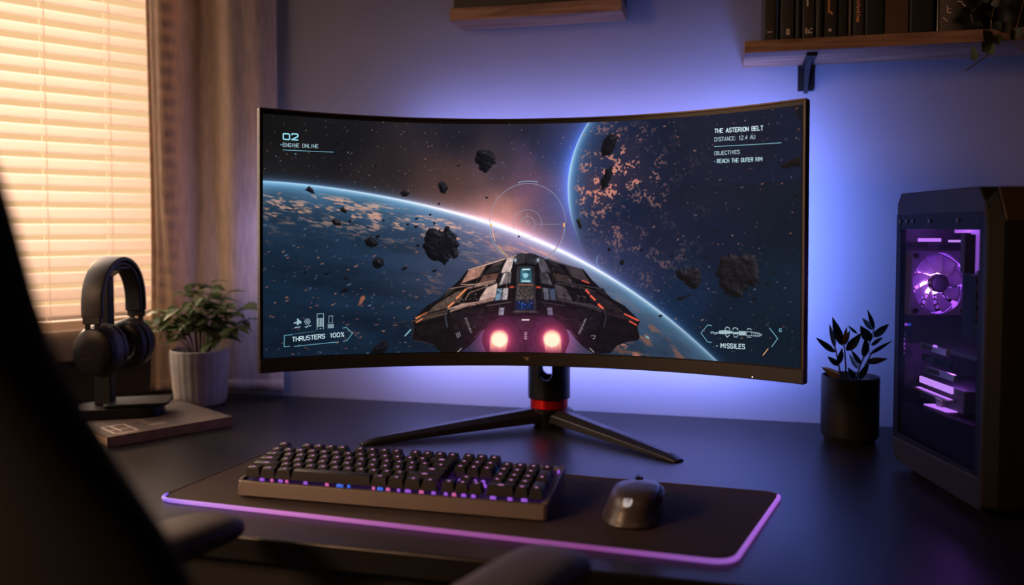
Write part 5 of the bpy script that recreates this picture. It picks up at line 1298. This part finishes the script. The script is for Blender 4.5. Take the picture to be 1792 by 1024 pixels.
for i, (b, t, w) in enumerate(VL):
    b = Vector(b); t = Vector(t)
    obj('leaf', leaf_mb(b, t-b, Vector((.3*math.sin(i*1.9), -1, .45)), (t-b).length, w, .12, .18, .62, 8), M['leaf'] if i in (4, 5) else mat('vine_leaf_%s' % 'abc'[i % 3], rgb(30+7*(i % 3), 38+6*(i % 3), 22), .5, trans=.15, var=.25, vscale=40.), vp, smooth=60)
# ------------------------------------------------------------------ computer tower
pc = empty('computer_tower', (.2663, 1.474, .752), 'black desktop computer tower with glass side and purple lights at right', 'computer', rz=R(13.46))
PD, PWd, PHt = .272, .205, .423      # depth (towards the viewer), width, height
def side_outline(y0, y1, z0, z1, cb, ct):   # in (y, z), y runs from the front (-) to the back (0)
    return [(y0, z0+.02), (y0+.01, z0), (y1-cb*.5, z0), (y1, z0+cb), (y1, z1-ct), (y1-ct*.6, z1), (y0+ct*.9, z1), (y0, z1-ct*1.3)]
def xprism(pts, x0, x1):
    n = len(pts)
    return MB().add([(x0, y, z) for y, z in pts]+[(x1, y, z) for y, z in pts], [tuple(range(n-1, -1, -1)), tuple(range(n, 2*n))]+[(i, (i+1) % n, n+(i+1) % n, n+i) for i in range(n)])
K = dict(local=True)
ztop = PHt; zcap = PHt-.034
# top cap, bottom skirt, far side, back, front
obj('top_cap', xprism([(-.262, zcap), (0, zcap), (0, PHt-.016), (-.012, PHt), (-.242, PHt), (-.262, PHt-.026)], -.002, PWd), M['pcfront'], pc, bevel=.0015, **K)
obj('bottom_skirt', xprism([(-.262, -.001), (-.012, -.001), (.002, .022), (.002, .034), (-.262, .040)], -.003, PWd), M['pcfront'], pc, bevel=.0015, **K)
obj('far_panel', MB().box(PWd-.003, PWd, -.262, 0, .03, zcap), M['pcframe'], pc, **K)
obj('back_panel', MB().box(.0, PWd, -.003, 0, .03, zcap), M['pcin'], pc, **K)
obj('front_panel', MB().rings([[(x, -.262, z0), (x, -.262-dp, z0+.012), (x, -.262-dp, z1-.04), (x, -.262+.004, z1)] for x, dp, z0, z1 in ((-.004, .006, -.004, PHt-.02), (.012, .016, -.006, PHt-.004), (PWd-.012, .016, -.006, PHt-.004), (PWd+.002, .006, -.004, PHt-.02))]), M['pcfront'], pc, bevel=.002, **K)
obj('front_trim', xprism([(-.279, PHt-.046), (-.2815, PHt-.043), (-.262, PHt-.0005), (-.259, PHt-.002)], .013, PWd-.014), M['bronze'], pc, bevel=.0006, **K)
# frame of the glass side
fr = MB()
fr.box(-.002, .006, -.262, -.246, .036, zcap+.001)
fr.box(-.002, .006, -.014, .001, .034, zcap+.001)
fr.box(-.002, .006, -.25, -.010, zcap-.022, zcap+.001)
fr.box(-.002, .006, -.25, -.010, .034, .046)
obj('side_frame', fr, M['pcframe'], pc, **K)
for y in (-.012, -.035, -.055, -.108, -.19):
    obj('rivet', MB().cyl((-.0035, y, zcap-.010), (-.001, y, zcap-.010), .0032, 14), M['bronze'], pc, **K)
obj('glass_panel', MB().box(-.0016, -.0004, -.247, -.012, .045, zcap-.021), glassmat('smoked_glass', (.82, .80, .84)), pc, smooth=0, **K)
obj('trim_line', xprism([(-.261, .0405), (-.261, .0419), (-.004, .0355), (-.004, .0343)], -.0042, -.0018), M['bronze'], pc, smooth=0, **K)
for x in (.03, PWd-.03):
    for y in (-.03, -.235): obj('foot', MB().cyl((x, y, -.0118), (x, y, .0), .014, 20), M['black'], pc, bevel=.001, **K)
# inside: power supply shroud, board, cards, fan
sv = [(-.247, .046), (-.004, .046), (-.004, .103), (-.247, .118)]
obj('power_shroud', xprism([(-.246, .036), (-.004, .036), (-.004, .094), (-.246, .104)], .004, PWd-.004), M['pcframe'], pc, bevel=.0015, **K)
obj('shroud_light', xprism([(-.130, .1005), (-.06, .0975), (-.06, .0990), (-.130, .1020)], .018, .034), E_PUR, pc, **K)
obj('motherboard', MB().box(PWd-.012, PWd-.008, -.215, -.012, .115, zcap-.028), M['pcb'], pc, **K)
for (y0, y1, z0, z1, d) in ((-.14, -.10, .26, .30, .03), (-.18, -.165, .22, .33, .028), (-.20, -.188, .22, .33, .028), (-.09, -.03, .29, .35, .035), (-.15, -.09, .20, .215, .02)):
    obj('board_block', MB().box(PWd-.012-d, PWd-.011, y0, y1, z0, z1), M['pcin'], pc, bevel=.001, **K)
# rear fan
F = (0.0441,-0.01,0.2829)
fy, fx, fz, fs = -.030, max(F[0], .0495), F[2], .0430
fan = obj('fan_frame', MB().add(*(lambda outer, inner: ([(p[0], y, p[1]) for y in (-.036, -.010) for p in outer+inner],
    [(i, (i+1) % 48, 48+(i+1) % 48, 48+i) for i in range(48)]+[(96+i, 96+48+i, 96+48+(i+1) % 48, 96+(i+1) % 48) for i in range(48)]+[(i, 96+i, 96+(i+1) % 48, (i+1) % 48) for i in range(48)]+[(48+i, 48+(i+1) % 48, 144+(i+1) % 48, 144+i) for i in range(48)]))(
    [(fx+max(-1, min(1, 1.42*math.cos(2*math.pi*i/48)))*fs, fz+max(-1, min(1, 1.42*math.sin(2*math.pi*i/48)))*fs*1.16) for i in range(48)],
    [(fx+math.cos(2*math.pi*i/48)*fs*.955, fz+math.sin(2*math.pi*i/48)*fs*1.11) for i in range(48)])), M['pcfan'], pc, smooth=30, **K)
for i in range(9):
    a0 = 2*math.pi*i/9
    def bld(u, v, a0=a0):
        r = .014+(fs*.93-.014)*u; a = a0+.30*u+(v-.5)*(.62-.06*u)
        return (fx+math.cos(a)*r, fy+.004+(v-.5)*.011, fz+math.sin(a)*r*1.15)
    obj('fan_blade', MB().grid(bld, 8, 5), M['fanb'], fan, smooth=60, solid=.0012, **K)
obj('fan_hub', MB().xf(Matrix.Identity(4)).add(*(lambda m: (m.v, m.f))(MB().cyl((fx, fy-.009, fz), (fx, fy+.006, fz), .0140, 36))), M['pcin'], fan, bevel=.002, **K)
obj('fan_light', MB().rings([[(fx-.0045+math.cos(2*math.pi*i/40)*r, y, fz+math.sin(2*math.pi*i/40)*r*1.05) for i in range(40)] for r, y in ((.0145, fy+.007), (.0175, fy+.008), (.0175, fy+.013), (.0145, fy+.014))]), emat('fan_glow', rgb(225, 150, 255), 7.), fan, **K)
for sx_ in (-1, 1):
    for sz_ in (-1, 1): obj('fan_screw', MB().cyl((fx+sx_*fs*.86, -.038, fz+sz_*fs*1.0), (fx+sx_*fs*.86, -.035, fz+sz_*fs*1.0), .0042, 14), M['black'], fan, **K)
# honeycomb of the back grille seen behind and above the fan
hcm = MB()
for r_ in range(-6, 7):
    for c_2 in range(-5, 6):
        x = fx+(c_2+.5*(r_ % 2))*.0085; z = fz+r_*.0080
        if math.hypot((x-fx)/.95, (z-fz)/1.15) < fs*.93 and math.hypot(x-fx, z-fz) > .016:
            m_ = [(x+.0036*math.cos(R(60*k+30)), -.0035, z+.0036*math.sin(R(60*k+30))) for k in range(6)]
            hcm.add(m_+[(p[0], -.0050, p[2]) for p in m_], [(6,7,8,9,10,11)]+[(i, (i+1) % 6, 6+(i+1) % 6, 6+i) for i in range(6)])
obj('grille', hcm, mat('grille_plate', rgb(150,136,160), .5, bump=.02), pc, smooth=0, **K)
g = (0.0035,-0.008,0.3308); g2 = (0.0675,-0.008,0.329)
for r_ in range(2):
    for k in range(12):
        x = g[0]+(g2[0]-g[0])*k/11; z = g[2]+r_*-.0055
        if r_ == 0 or k % 2: obj('vent_stud', MB().box(x-.0022, x+.0022, -.012, -.008, z-.002, z+.002), M['silver'], pc, bevel=.0006, **K)
# light bars
def bar(name, a_, b_, y0, y1, hz, m):
    return obj(name, MB().box(min(a_[0], b_[0]), max(a_[0], b_[0]), y0, y1, a_[2]-hz, a_[2]+hz), m, pc, bevel=.0005, **K)
a_, b_ = (0.0181,-0.03,0.3501), (0.0518,-0.03,0.3501); bar('light_bar', a_, b_, -.034, -.028, .0027, E_PUR)
a_, b_ = (0.0651,-0.03,0.3483), (0.0837,-0.03,0.3483); bar('light_bar', a_, b_, -.034, -.028, .0018, E_PURW)
a_, b_ = (0.0767,-0.02,0.3321), (0.081,-0.02,0.2646)
obj('light_tube', MB().cyl((a_[0], -.02, a_[2]), (a_[0], -.02, b_[2]), .0016, 10), emat('dim_violet_tube', rgb(110,60,190), .7), pc, **K)
a_, b_ = (0.0635,-0.1,0.3662), (0.0759,-0.1,0.3021)
obj('light_panel', MB().box(a_[0], b_[0], -.102, -.098, b_[2], a_[2]), emat('soft_violet_panel', rgb(160,96,226), .85), pc, bevel=.001, **K)
a_, b_ = (0.0391,-0.1,0.3662), (0.0644,-0.1,0.3612)
obj('light_panel', MB().box(a_[0], b_[0], -.102, -.098, b_[2], a_[2]), emat('soft_violet_strip', rgb(190,110,240), 1.), pc, bevel=.001, **K)
a_, b_ = (0.0221,-0.15,0.3598), (0.038,-0.15,0.3047)
obj('memory_module', MB().box(a_[0], b_[0], -.162, -.150, b_[2], a_[2]), M['bronze'], pc, bevel=.001, **K)
a_, b_ = (0.0183,-0.16,0.3044), (0.0486,-0.16,0.2147)
cg = obj('drive_cage', MB().box(a_[0], b_[0], -.20, -.165, b_[2], a_[2]), M['pcframe'], pc, bevel=.0015, **K)
for k in range(5):
    z = b_[2]+.012+.018*k
    obj('drive_tray', MB().box(a_[0]+.002, b_[0]-.004, -.2025, -.198, z, z+.012), M['bronze'] if k % 2 else M['pcin'], cg, bevel=.0006, **K)
# graphics card with lit edge, expansion card above it
g0, g1_ = (0.03,-0.0164,0.1318), (0.03,-0.1175,0.1284)
y0, y1, zc_ = g1_[1], g0[1], (g0[2]+g1_[2])/2
gc = obj('graphics_card', MB().box(.034, PWd-.014, y0-.03, y1+.006, zc_-.030, zc_+.004), M['pcin'], pc, bevel=.0015, **K)
obj('card_light', MB().box(.0305, .0345, y0, y1, zc_-.0052, zc_+.0046), E_PURW, gc, bevel=.0006, **K)
obj('card_plate', MB().box(.020, .034, y0-.012, y1+.002, zc_-.0150, zc_-.0125), M['silver'], gc, **K)
obj('card_light', MB().box(.024, .030, y0-.006, y1-.004, zc_-.0128, zc_-.0118), E_PUR, gc, **K)
for k in range(2):
    yc_ = y0+.02+k*.055
    obj('card_fan', MB().cyl((.10, yc_-.0, zc_-.034), (.10, yc_, zc_-.029), .024, 28), M['black'], gc, **K)
g2_, g3 = (0.03,-0.0192,0.1949), (0.03,-0.111,0.1966)
ec = obj('expansion_card', MB().box(.032, PWd-.014, -.20, -.012, g2_[2]-.012, g2_[2]-.006), M['pcb'], pc, **K)
for k in range(3):
    obj('card_plate', MB().box(.028, .033, -.105-.012*k, -.02-.010*k, g2_[2]-.016-.017*k, g2_[2]-.006-.017*k), M['silver'] if k != 1 else M['pcframe'], ec, bevel=.0006, **K)
    obj('port', MB().box(.0265, .0285, -.06-.012*k, -.03-.01*k, g2_[2]-.014-.017*k, g2_[2]-.008-.017*k), M['black'], ec, **K)
s0 = (0.03,-0.0733,0.1897)
obj('card_spark', MB().box(.0255, .0275, s0[1]-.006, s0[1]+.004, s0[2]-.0015, s0[2]+.0018), E_PUR, ec, **K)
s0 = (0.03,-0.0824,0.1077)
obj('connector_block', MB().box(.028, .045, s0[1]-.012, s0[1]+.006, s0[2]-.030, s0[2]+.004), M['silver'], pc, bevel=.001, **K)
obj('connector_light', MB().box(.027, .046, s0[1]-.0125, s0[1]+.007, s0[2]+.004, s0[2]+.0075), E_PURW, pc, bevel=.0005, **K)
s0 = (0.0104,-0.012,0.2158); obj('port_light', MB().cyl((s0[0], -.013, s0[2]), (s0[0], -.010, s0[2]), .0022, 12), E_KV, pc, **K)
s0 = (0.0158,-0.012,0.2158); obj('port_light', MB().cyl((s0[0], -.013, s0[2]), (s0[0], -.010, s0[2]), .0020, 12), emat('port_blue', rgb(40,80,220), .8), pc, **K)
for k in range(22):
    s0 = (-0.0039,-0.004,0.1993); z = s0[2]-.0075*k
    if z > .11:
        for c in range(2): obj('vent_hole', MB().cyl((s0[0]+.006+c*.008, -.0062, z), (s0[0]+.006+c*.008, -.0038, z), .0026, 8), M['silver'] if k < 5 else M['pcframe'], pc, **K)
rc = random.Random(3)
for k in range(5):
    x = .06+.022*k
    obj('cable', MB().tube([(x, -.15-.01*k, .10), (x+.01, -.17, .13+.01*k), (x+.03, -.19, .16+.012*k), (PWd-.02, -.205, .19+.01*k)], .0022, 8), M['black'], pc, **K)
def pcpoint(x, y, z): return rmat(pc) @ Vector((x, y, z))
def point(name, loc, col, power, rad=.01, parent=None):
    l = bpy.data.lights.new(name, 'POINT'); l.color = col; l.energy = power; l.shadow_soft_size = rad
    o = bpy.data.objects.new(name, l); C.objects.link(o); o.location = loc
    if parent: o.parent = parent
    return o
PURL = rgb(176, 96, 250)
point('fan_lamp', (fx-.012, fy-.030, fz), PURL, .07, .006, pc)
point('fan_lamp', (fx, -.0075, fz), PURL, .9, .004, pc)
point('case_lamp', (.07, -.12, .375), PURL, .40, .01, pc)
point('case_lamp', (.05, -.09, .165), PURL, .12, .01, pc)

# ------------------------------------------------------------------ office chair
ca = R(30-14)   # chair turned to the right of the desk
cf = Vector((math.sin(ca), math.cos(ca), 0)); clat = Vector((math.cos(ca), -math.sin(ca), 0))   # forward, to its right
def camw(lat, d): return Vector((lat*.9703-d*.2419, lat*.2419+d*.9703, 0))
BC = camw(-.366, .556)
SC = BC+cf*.24
ch = empty('office_chair', (SC.x, SC.y, 0), 'dark office chair blurred in the left foreground, turned toward the desk', 'chair')
def cw(x, y, z, o=None): o = BC if o is None else o; p = o+clat*x+cf*y; return (p.x, p.y, z)
prof = [(.62, .17, .05), (.70, .205, .02), (.80, .222, .0), (.88, .212, .0), (.93, .190, 0), (.962, .160, -.004), (1.005, .134, -.012), (1.052, .112, -.024), (1.106, .118, -.040), (1.15, .120, -.052), (1.19, .112, -.062), (1.215, .095, -.068), (1.235, .06, -.07)]
rings = []
for z, hw, yo in prof:
    rg = []
    for i in range(36):
        a = 2*math.pi*i/36; c_, s_ = math.cos(a), math.sin(a)
        x = (abs(c_)**.7)*(1 if c_ > 0 else -1)*hw; y = (abs(s_)**.8)*(1 if s_ > 0 else -1)*.038
        rg.append(cw(x, yo+y+.55*x*x, z))
    rings.append(rg)
obj('backrest', MB().rings(rings), M['chair'], ch, smooth=70, sub=1)
obj('back_spine', MB().rings([[cw(x*w, y-.050+yo, z) for x, y in ((-1, -.6*.03), (1, -.6*.03), (1, .03), (-1, .03))] for z, w, yo in ((.40, .035, .14), (.50, .04, .06), (.66, .05, .0), (.86, .05, -.005), (.98, .035, -.025))]), M['chairp'], ch, bevel=.008)
st = []
for z, k in ((.455, .90), (.47, 1.), (.50, 1.02), (.52, .97), (.53, .8)):
    st.append([(lambda p: (p.x, p.y, z))(SC+clat*(abs(math.cos(a))**.5*(1 if math.cos(a) > 0 else -1)*.235*k)+cf*(abs(math.sin(a))**.5*(1 if math.sin(a) > 0 else -1)*.225*k+.01)) for a in [2*math.pi*i/40 for i in range(40)]])
obj('seat', MB().rings(st), M['chair'], ch, smooth=60)
obj('seat_plate', MB().rings([[tuple(SC+clat*x*w+cf*y*w+Vector((0, 0, z))) for x, y in ((-.12, -.16), (.12, -.16), (.12, .16), (-.12, .16))] for z, w in ((.40, .8), (.455, 1.))]), M['chairp'], ch, bevel=.01)
obj('gas_lift', MB().lathe([(.034, .10), (.034, .26), (.022, .26), (.022, .41)], (SC.x, SC.y, 0), 24), M['steel'], ch)
for k in range(5):
    a = R(72*k+20); d_ = Vector((math.cos(a), math.sin(a), 0)); n_ = Vector((-d_.y, d_.x, 0))
    sp_ = obj('base_spoke', MB().rings([[tuple(SC+d_*r+n_*x*w+Vector((0, 0, z0+zz*h))) for x, zz in ((-1, 0), (1, 0), (.7, 1), (-.7, 1))] for r, w, z0, h in ((.02, .03, .075, .05), (.30, .02, .06, .025))]), M['chairp'], ch, bevel=.005)
    p_ = SC+d_*.29
    obj('caster', MB().cyl(tuple(p_+n_*-.018+Vector((0, 0, .0285))), tuple(p_+n_*.018+Vector((0, 0, .0285))), .028, 24), M['chairp'], sp_, bevel=.004)
tipL = camw(-.330, .998); tipR = camw(.052, .80)
for tip, zt2, sgn in ((tipL, .797, -1), (tipR, .832, 1)):
    rings = []
    for t, hw, h in ((0, .022, .010), (.012, .034, .022), (.04, .040, .028), (.14, .043, .030), (.22, .042, .030), (.26, .036, .024), (.27, .022, .012)):
        o_ = tip-cf*t; zc2 = zt2-.020-(.0025 if t < .02 else 0)
        rings.append([(lambda p: (p.x, p.y, zc2+(abs(math.sin(a))**.75*(1 if math.sin(a) > 0 else -1))*h*.62))(o_+clat*(abs(math.cos(a))**.7*(1 if math.cos(a) > 0 else -1)*hw)) for a in [2*math.pi*i/28 for i in range(28)]])
    obj('armrest', MB().rings(rings), M['armpad'], ch, smooth=60, sub=1)
    o_ = tip-cf*.15; base_ = SC+clat*sgn*.23
    obj('arm_post', MB().tube([tuple(o_+Vector((0, 0, zt2-.032))), tuple(o_+Vector((0, 0, .66))), tuple(base_+Vector((0, 0, .54))), tuple(base_-clat*sgn*.1+Vector((0, 0, .452)))], [.022, .022, .02, .02], 14), M['chairp'], ch, smooth=50)

# ------------------------------------------------------------------ light
w = bpy.data.worlds.new('dusk'); bpy.context.scene.world = w; w.use_nodes = True
bg = w.node_tree.nodes['Background']; bg.inputs['Color'].default_value = (*rgb(255, 205, 150), 1); bg.inputs['Strength'].default_value = 1.0
WC = Vector(WL(.95, -.24, 1.42))
sun = area('evening_light', WC, WC+wn, 3.5, 1.4, rgb(255, 236, 224), 80.)
sun.rotation_euler = (wn).to_track_quat('-Z', 'Y').to_euler()
s2 = bpy.data.lights.new('low_sun', 'SUN'); s2.energy = 6.; s2.angle = R(14); s2.color = rgb(255, 204, 158)
so = bpy.data.objects.new('low_sun', s2); C.objects.link(so); so.rotation_euler = Vector((.80, -.42, -.38)).to_track_quat('-Z', 'Y').to_euler(); so.location = (-3, 3, 2)
rl = area('room_fill', (-1.75, -.55, 1.75), (-.35, 1.2, .74), .5, .5, rgb(255, 196, 150), 3.6, None, 55)  # added warm fill out of view, brightens the desk and front faces
fl = area('front_fill', (.5, -1.0, 2.2), (.3, 1.2, .9), .8, .8, rgb(255, 186, 140), .5, None, 90)  # second added fill behind the camera, lifts surfaces facing the viewer

# ------------------------------------------------------------------ camera
cam = bpy.data.cameras.new('camera'); co = bpy.data.objects.new('camera', cam); C.objects.link(co)
cam.sensor_width = 36; cam.lens = 36*1500/1792; cam.shift_y = -44/1792
co.location = (0, 0, 1.12); co.rotation_euler = (R(90-2.6), 0, R(14))
cam.clip_start = .02
cam.dof.use_dof = True; cam.dof.focus_distance = 1.385; cam.dof.aperture_fstop = 2.0
s = bpy.context.scene; s.camera = co
s.view_settings.view_transform = 'Standard'; s.view_settings.look = 'None'; s.view_settings.exposure = 0; s.view_settings.gamma = 1
s.cycles.max_bounces = 8; s.cycles.transparent_max_bounces = 12; s.cycles.sample_clamp_indirect = 4; s.cycles.use_denoising = True
s.cycles.caustics_reflective = False; s.cycles.caustics_refractive = False
